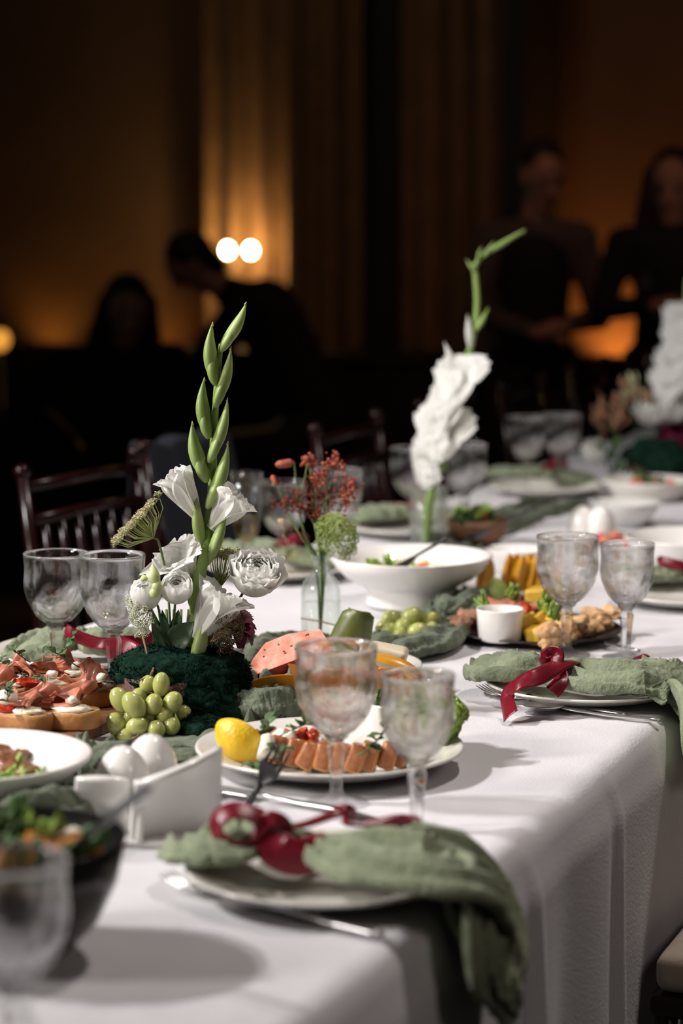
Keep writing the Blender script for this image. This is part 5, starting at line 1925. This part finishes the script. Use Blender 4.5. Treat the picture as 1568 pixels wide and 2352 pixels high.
# ---------------------------------------------------------------- lace flowers (umbels)
def umbel(foot, hub, axis, L, label, seed, rays=26, half=55, mats=('lace_ray', 'lace_floret'), fl=.0011, per=30, cl=.008, bend=.5, third=None, name='lace_flower', group='lace flowers', stem_r=.0016, florlen=2.2, mid=None, flat=False):
    rn = random.Random(seed)
    foot = V(foot)
    t = thing(name, label, 'flower', foot, group=group)
    hubl = V(hub) - foot
    ax = V(axis).normalized()
    pts = [V((0, 0, 0)), (V(mid) - foot) if mid is not None else hubl * .5 + V((0, 0, -.01)), hubl - ax * .01, hubl]
    P = [V(q) for q in spline([tuple(p) for p in pts], 14)]
    obj('stem', tube(P, stem_r, 7), 'stem', t)
    B = basis(ax, RT)
    rg, f1, f2 = [], [], []
    for k in range(rays):
        ph = k * 2.39996
        q = math.sqrt((k + .5) / rays)
        an = R(half) * q
        d = (B @ V((math.sin(an) * math.cos(ph), math.sin(an) * math.sin(ph), math.cos(an)))).normalized()
        ll = L * ((.82 + .18 * q) if not flat else min(2.2, .75 / math.cos(an))) * rn.uniform(.92, 1.08)
        side = (d - ax * d.dot(ax))
        tip = hubl + d * ll
        midp = hubl + (d * .55 + side * bend * .35) * ll
        rg.append(tube([hubl, midp, tip], [.0007, .0006, .0005], 4, cap=False))
        ax2 = (ax * .7 + d * .5).normalized()
        B2 = basis(ax2, RT)
        for j in range(per):
            pj = j * 2.39996
            qj = math.sqrt((j + .5) / per)
            aj = R(70) * qj
            dj = (B2 @ V((math.sin(aj) * math.cos(pj), math.sin(aj) * math.sin(pj), math.cos(aj)))).normalized()
            c = tip + dj * cl * rn.uniform(.8, 1.15)
            g = xf(octa(fl * rn.uniform(.7, 1.25), florlen), c, (rn.uniform(0, 3), rn.uniform(0, 3), 0))
            (f2 if (third and rn.random() < .18) else f1).append(g)
            if j % 3 == 0:
                rg.append(tube([tip - d * .002, c], [.0004, .0003], 3, cap=False))
    obj('rays', join(*rg), mats[0], t, kind='stuff')
    obj('florets', join(*f1), mats[1], t, False, kind='stuff')
    if f2:
        obj('dark_florets', join(*f2), third, t, False, kind='stuff')
    return t


def octa(r, e=1.):
    vs = [V((r, 0, 0)), V((-r, 0, 0)), V((0, r, 0)), V((0, -r, 0)), V((0, 0, r * e)), V((0, 0, -r * e))]
    return vs, [(0, 2, 4), (2, 1, 4), (1, 3, 4), (3, 0, 4), (2, 0, 5), (1, 2, 5), (3, 1, 5), (0, 3, 5)]


umbel(F(395, 1540), F(352, 1236, -.02), -RT * .66 + UP * .62 - FW * .10, .040, 'pale green lace flower tilted to the left above the goblets', 5, 44, 56, fl=.0008, per=22, cl=.0062, flat=True, third='lace_pink', florlen=3.0, mid=F(385, 1350, -.01), bend=.8)
umbel(F(455, 1540), F(505, 1350, .02), RT * .12 + UP * 1.0 - FW * .1, .048, 'pale green lace flower upright between gladiolus and open bloom', 6, 30, 28, fl=.0009, per=26, cl=.0075, florlen=3.2, mid=F(480, 1440, .01))
umbel(F(380, 1545), F(345, 1395, -.04), -RT * .72 - UP * .25 - FW * .35, .027, 'white-green lace flower drooping at the lower left of the bouquet', 7, 26, 74, mats=('lace_ray', 'lace_white'), fl=.0010, per=34, cl=.0065, mid=F(372, 1450, -.02), florlen=1.0)
umbel(F(372, 1545), F(330, 1466, -.03), -RT * .2 + UP * .6 - FW * .3, .008, 'tiny white lace flower just above the moss', 8, 6, 60, mats=('lace_ray', 'lace_white'), fl=.0009, per=14, cl=.004, mid=F(350, 1500, -.02), florlen=1.0)
umbel(F(470, 1545), F(506, 1432, -.03), RT * .75 - UP * .15 - FW * .4, .030, 'dark burgundy lace flower at the right of the bouquet', 9, 30, 82, mats=('lace_ray', 'lace_dark'), fl=.0010, per=28, cl=.0070, third='lace_pink', mid=F(478, 1490, -.02), florlen=1.2)
umbel(F(466, 1545), F(520, 1408, -.03), RT * .35 + UP * .8 - FW * .4, .014, 'small dark lace flower below the open white bloom', 10, 10, 70, mats=('lace_ray', 'lace_dark'), fl=.0010, per=20, cl=.0058, mid=F(490, 1480, -.02), florlen=1.2)
umbel(F(474, 1545), F(508, 1500, -.03), RT * .6 + UP * .1 - FW * .4, .014, 'small dark lace flower hanging near the moss', 12, 8, 80, mats=('lace_ray', 'lace_dark'), fl=.0010, per=18, cl=.0055, mid=F(490, 1520, -.02), florlen=1.2)
umbel(F(452, 1545), F(478, 1412, -.035), -RT * .05 + UP * .9 - FW * .4, .008, 'tiny dark lace flower against the lower white floret', 14, 6, 60, mats=('lace_ray', 'lace_dark'), fl=.0009, per=14, cl=.0042, mid=F(470, 1480, -.03), florlen=1.2)

# burgundy bloom half hidden behind
b0 = F(490, 1545)
t = thing('burgundy_bloom', 'dark burgundy bloom half hidden behind the dark lace flowers', 'flower', b0)
stem_to(t, b0, [b0, F(515, 1490, .02), F(535, 1450, .03)], .0018)
for k in range(14):
    a = k * 2.4
    u = k / 13
    g = petal_geo(.030, .010, .5 + u * .5, .3, .05, k, 9, 7)
    obj('petal', xm(g, Matrix.Translation(F(536, 1440, .03) - b0) @ basis(V((.3, 0, .8)) - FW * .4, RT) @ Matrix.Rotation(a, 4, 'Z') @ Matrix.Rotation(.3 + .8 * u, 4, 'Y')), 'burgundy', t)

# ---------------------------------------------------------------- moss pot
mb = at(412, 1650)
t = thing('moss_pot', 'bark pot overgrown with dark green moss holding the near bouquet', 'planter', (mb.x, mb.y, TZ + .004))
obj('pot', lathe([(0, 0), (.070, 0), (.075, .01), (.079, .058), (.075, .058), (.071, .012), (0, .010)], 24, lambda a, r, z, k: r * (1 + .03 * math.sin(a * 11) + .02 * math.sin(a * 23))), 'bark', t)


def moss_r(d):
    """lumpy mound surface for a unit direction"""
    lump = 1 + .16 * noise.noise(d * 2.2 + V((3, 1, 4))) + .10 * noise.noise(d * 5 + V((1, 7, 2)))
    return lump


loc_m = V((mb.x, mb.y, TZ + .004))
cen = [(V((0, 0, .058)), (.086, .080, .034)), (F(470, 1640, -.055) - loc_m, (.055, .050, .046)), (F(452, 1692, -.095) - loc_m, (.046, .040, .034)), (F(505, 1570, -.02) - loc_m, (.038, .045, .032)), (F(400, 1660, -.07) - loc_m, (.050, .040, .040)), (F(440, 1600, -.06) - loc_m, (.055, .04, .04)), (F(330, 1535, .0) - loc_m, (.042, .045, .022))]
gm = []
for k, (c, rr) in enumerate(cen):
    _g = xf(blob(rr, k + 2, .18, 2.4, 4), c)
    gm.append(([V((v.x, v.y, max(v.z, .001))) for v in _g[0]], _g[1]))
obj('moss_cushion', join(*gm), 'moss', t)
rn = random.Random(3)
tf = []
for k, (c, rr) in enumerate(cen):
    for q in range(5200 if k == 0 else 3000):
        d = rnd_unit(rn)
        if d.z < -.55:
            continue
        p = c + V((d.x * rr[0], d.y * rr[1], d.z * rr[2])) * (1.0 + .14 * noise.noise(d * 2.4))
        if p.z < .002:
            continue
        nn = V((d.x / rr[0], d.y / rr[1], d.z / rr[2])).normalized()
        e = (nn + rnd_unit(rn) * .9).normalized()
        s_ = (e.cross(rnd_unit(rn))).normalized()
        L = rn.uniform(.003, .008)
        w = rn.uniform(.0005, .0011)
        a = p - nn * .002
        m1 = a + e * L * .6 + s_ * w * 2
        tf.append(([a - s_ * w, a + s_ * w, m1 + s_ * w * .6, m1 - s_ * w * .6, a + e * L + rnd_unit(rn) * .0015], [(0, 1, 2, 3), (3, 2, 4)]))
obj('moss_tufts', join(*tf), 'moss', t, False, kind='stuff')
# dry twig hooked over the grapes
tag(obj('twig', tube([F(328, 1462, -.05), F(338, 1500, -.055), F(352, 1542, -.06), F(340, 1556, -.06), F(322, 1566, -.062)], [.0016, .0015, .0012, .001, .0007], 6), 'twig'), 'thin brown twig bent over the moss above the grapes', 'twig')

# ---------------------------------------------------------------- bottle vase with red blossoms
vb = at(737, 1482)
t = thing('bottle_vase', 'small clear bottle vase in the middle of the table', 'vase', (vb.x, vb.y, TZ + .003))
obj('body', lathe([(0, 0), (.027, 0), (.030, .003), (.030, .080), (.027, .092), (.014, .108), (.0125, .118), (.0135, .128), (.0165, .131), (.0165, .134), (.0145, .134), (.0105, .118), (.012, .108), (.025, .090), (.0275, .078), (.0275, .006), (0, .006)], 48), 'thin_glass', t)
obj('water', lathe([(0, .0065), (.0272, .0065), (.0272, .062), (0, .062)], 32), 'water', t)
DV = depth_of(vb)
Fv = lambda px, py, dd=0.: atd(px, py, DV + dd)


def spray(foot, tips, label, seed, mats, r=.0022, n=26, spread=.012, via=None):
    rn = random.Random(seed)
    t = thing('blossom_spray', label, 'flower', foot, group='red blossoms in the bottle vase')
    foot = V(foot)
    via = V(via) - foot
    f = {m: [] for m in mats}
    for k, (tp, hh) in enumerate(tips):
        tp = V(tp) - foot
        mid = via + (tp - via) * .5 + V((rn.uniform(-.01, .01), rn.uniform(-.01, .01), 0))
        P = [V(q) for q in spline([(0, 0, 0), tuple(via * .6), tuple(via), tuple(mid), tuple(tp)], 16)]
        obj('stem', tube(P, [.0014] * 10 + [.001] * 6, 6), 'stem', t)
        for j in range(n):
            m = mats[j % len(mats)]
            c = tp + V((rn.gauss(0, spread), rn.gauss(0, spread), rn.gauss(0, hh)))
            f[m].append(xf(octa(r * rn.uniform(.6, 1.3), 1.5), c, (rn.uniform(0, 3), rn.uniform(0, 3), 0)))
            if j % 4 == 0:
                f[m].append(tube([tp + V((0, 0, -.012)), c], .0005, 3, cap=False))
    for m in mats:
        obj('blossoms', join(*f[m]), m, t, False, kind='stuff')
    return t


ft = Fv(735, 1470)
spray(ft, [(Fv(712, 1062, .01), .004), (Fv(742, 1085, 0), .010), (Fv(768, 1060, 0), .010), (Fv(725, 1100, .01), .006)], 'upright red and orange blossom spray topping the bottle vase', 3, ('astilbe', 'astilbe_o'), .0024, 34, .007, Fv(738, 1300))
spray(ft, [(Fv(680, 1140, .01), .008), (Fv(715, 1130, .01), .006), (Fv(750, 1140, 0), .010), (Fv(700, 1165, 0), .008), (Fv(740, 1175, -.01), .008), (Fv(660, 1155, 0), .006)], 'wide dusky red blossom spray across the bottle vase flowers', 4, ('astilbe', 'astilbe'), .0021, 46, .012, Fv(738, 1300))
spray(ft, [(Fv(790, 1105, 0), .012), (Fv(810, 1125, 0), .008), (Fv(795, 1150, 0), .008)], 'red-orange blossom spray at the right of the bottle vase flowers', 5, ('astilbe', 'astilbe_o'), .0024, 36, .007, Fv(742, 1300))
# red pokers (sanguisorba) at the left
for k, (ax, ay, bx, by, m, lb) in enumerate(((675, 1062, 632, 1068, 'astilbe', 'dark red poker-shaped bloom at the left top of the bottle vase'), (638, 1115, 624, 1092, 'astilbe_o', 'small orange-tipped bud far left above the bottle vase'), (708, 1048, 700, 1060, 'astilbe', 'rounded red bloom at the top of the bottle vase'))):
    t = thing('poker_bloom', lb, 'flower', ft, group='red blossoms in the bottle vase')
    P = [V(q) for q in spline([tuple(Fv(735, 1470) - ft), tuple(Fv(725, 1300) - ft), tuple(Fv(690 - 25 * (k == 1), 1190) - ft), tuple(Fv(ax, ay) - ft)], 20)]
    obj('stem', tube(P, .0011, 6), 'stem', t)
    a, b = Fv(ax, ay) - ft, Fv(bx, by) - ft
    obj('head', tube([a, a + (b - a) * .2, a + (b - a) * .8, b], [.002, .0062, .0058, .002] if k != 1 else [.001, .004, .0045, .002], 12), m, t)
umbel(ft, Fv(765, 1238, -.02), RT * .45 + UP * .35 - FW * .6, .030, 'lime green lace flower in the bottle vase', 15, 34, 85, mats=('lace_ray', 'lace_lime'), fl=.0015, per=24, cl=.0095, mid=Fv(745, 1330), name='lime_lace_flower', group=None, florlen=1.2)
tag(obj('twig', tube([Fv(690, 1420, -.035), Fv(740, 1428, -.035), Fv(790, 1442, -.035)], [.0013, .0012, .001], 6), 'twig'), 'thin reddish twig leaning against the bottle vase', 'twig')

# ---------------------------------------------------------------- clear cylinder vase with the second gladiolus
vb = at(985, 1262)
t = thing('cylinder_vase', 'clear straight glass vase holding the tall white gladiolus', 'vase', (vb.x, vb.y, TZ + .003))
obj('body', lathe([(0, 0), (.034, 0), (.036, .003), (.036, .118), (.0335, .118), (.0335, .008), (0, .008)], 48), 'thin_glass', t)
obj('water', lathe([(0, .0085), (.0332, .0085), (.0332, .040), (0, .040)], 32), 'water', t)
D2 = depth_of(vb)
F2 = lambda px, py, dd=0.: atd(px, py, D2 + dd)
PX2 = D2 / FPX
base = F2(978, 1250)
t = thing('gladiolus', 'tall gladiolus with a column of open white florets, standing in the clear vase', 'gladiolus', base)
L2 = lambda px, py, dd=0.: F2(px, py, dd) - base
st = [(978, 1250), (985, 1170), (1000, 1070), (1020, 990), (1042, 920), (1065, 850), (1082, 790), (1095, 710), (1092, 640), (1090, 615), (1105, 590), (1140, 565), (1205, 530)]
P = [V(q) for q in spline([tuple(L2(x, y)) for x, y in st], 70)]
obj('stem', tube(P, [.0095 - .0062 * (k / 69) ** .9 for k in range(70)], 12), 'gstem', t)
for (bx, by, tx, ty, w, s) in ((1092, 625, 1070, 595, 6, -1), (1098, 600, 1106, 565, 6, -1), (1110, 590, 1135, 553, 6, 1), (1092, 760, 1122, 705, 9, 1), (1120, 580, 1200, 530, 8, 1)):
    b = obj('bud', bud_geo(L2(bx, by, -.004), L2(tx, ty, -.006), w * PX2 * 1.4, RT * (s * .2)), 'gbud', t)
for (bx, by, tx, ty, w) in ((1080, 800, 1073, 722, 11), (1048, 860, 1020, 785, 12)):
    obj('bud', bud_geo(L2(bx, by, -.006), L2(tx, ty, -.01), w * PX2 * 1.5, (0, 0, 0)), 'petal', t)
for k, (bx, by, mx, my, L, W, fl, sd) in enumerate(((1068, 880, 1052, 858, .050, .036, 1.0, 3), (1050, 915, 1000, 890, .050, .032, .8, 5), (1035, 960, 985, 940, .052, .034, .9, 7), (1025, 1000, 1018, 985, .050, .040, 1.0, 9),
                                                    (1015, 1040, 975, 1030, .052, .034, .8, 11), (1008, 1060, 955, 1085, .054, .032, .7, 13), (1030, 985, 992, 965, .046, .034, 1.0, 15))):
    trumpet(t, L2(bx, by, -.006), L2(mx, my, -.035), RT, L, W, sd, 6, fl, name='flower', ruff=.05)
for (bx, by, tx, ty, w) in ((1012, 1085, 1020, 1045, 14), (1045, 950, 1040, 905, 12)):
    obj('calyx', bud_geo(L2(bx, by, -.008), L2(tx, ty, -.012), w * PX2 * 1.4, (0, 0, 0)), 'gbud', t)

# ---------------------------------------------------------------- far bouquet at the right edge
mb2 = at(1515, 1098)
D3 = depth_of(mb2)
F3 = lambda px, py, dd=0.: atd(px, py, D3 + dd)
PX3 = D3 / FPX
t = thing('moss_pot', 'distant moss-covered pot under the far right bouquet', 'planter', (mb2.x, mb2.y, TZ + .004))
obj('pot', lathe([(0, 0), (.070, 0), (.079, .05), (.075, .05), (.07, .01), (0, .01)], 24), 'bark', t)
obj('moss_cushion', join(xf(blob((.09, .085, .045), 5, .2, 2.4, 4), (0, 0, .05)), xf(blob((.06, .05, .04), 7, .2, 2.4, 3), (.03, -.05, .035))), 'moss', t)
b0 = F3(1540, 1060)
t = thing('gladiolus', 'distant white gladiolus rising at the right edge of the picture', 'gladiolus', b0)
P = [V(q) for q in spline([tuple(F3(x, y) - b0) for x, y in ((1540, 1060), (1550, 950), (1562, 850), (1572, 740), (1580, 640))], 30)]
obj('stem', tube(P, .006, 8), 'gstem', t)
for k, (x, y) in enumerate(((1566, 735), (1560, 770), (1575, 800), (1545, 830), (1560, 860), (1535, 880))):
    trumpet(t, F3(x + 12, y + 8) - b0, F3(x - 8, y - 6, -.04) - b0, RT, .050, .034, k + 4, 6, .9, ruff=.09)
for k, (x, y, r, m, lb, op) in enumerate(((1500, 935, .040, 'petal', 'distant white bloom at the left shoulder of the far bouquet', .7), (1540, 930, .042, 'petal', 'distant white bloom in the middle of the far bouquet', .7), (1365, 1035, .028, 'petal', 'distant cream bloom low at the left of the far bouquet', .5), (1552, 1005, .040, 'magenta', 'distant dark magenta bloom at the right edge', .7))):
    b0 = F3(1520, 1080)
    t = thing('bouquet_bloom', lb, 'flower', b0, group='blooms of the far bouquet')
    stem_to(t, b0, [b0, F3((1520 + x) / 2, (1070 + y) / 2 + 20), F3(x, y + 15)], .002)
    c = F3(x, y, -.02) - b0
    f = rose(t, c, V((-.1, 0, .7)) - FW * .8, r, k + 40, 18, op, .06)
    if m != 'petal':
        for ch_ in kids(f):
            ch_.data.materials[0] = M[m]
        f.data.materials[0] = M[m]
for k, (x, y, m, lb, n) in enumerate(((1440, 910, 'peach', 'distant peach and green feathery foliage above the far bouquet left', 26), (1400, 970, 'peach', 'distant coppery foliage left in the far bouquet', 30), (1410, 1060, 'darkgreen', 'distant dark green foliage at the foot of the far bouquet', 30), (1470, 895, 'lace_floret', 'distant pale green sprig beside the white blooms', 20))):
    b0 = F3(1500, 1080)
    t = thing('foliage_spray', lb, 'foliage', b0, group='foliage of the far bouquet')
    stem_to(t, b0, [b0, F3((1500 + x) / 2, (1080 + y) / 2 + 10), F3(x, y + 10)], .0018)
    rn = random.Random(k + 70)
    for j in range(n):
        c = F3(x + rn.gauss(0, 26), y + rn.gauss(0, 24), rn.gauss(0, .025)) - b0
        d = (c - (F3(x, y + 60) - b0)).normalized()
        obj('leaf', leaf_geo(c - d * .012, c + d * .022, .007, rnd_unit(rn), .2, j), m, t)

# ================================================================== one label per thing: look-alikes are told apart by their place in the row
ORD = 'first second third fourth fifth sixth seventh eighth ninth tenth eleventh twelfth thirteenth fourteenth fifteenth sixteenth seventeenth eighteenth nineteenth twentieth'.split()
_same = {}
for _o in bpy.data.objects:
    if _o.parent is None and 'category' in _o:
        _same.setdefault(_o['label'], []).append(_o)
for _lb, _os in _same.items():
    if len(_os) > 1:
        _os.sort(key=lambda q: (q.location - CAM).dot(RT) / (q.location - CAM).dot(FW))
        for _k, _q in enumerate(_os):
            _q['label'] = '%s, %s from the left' % (_lb, ORD[_k])
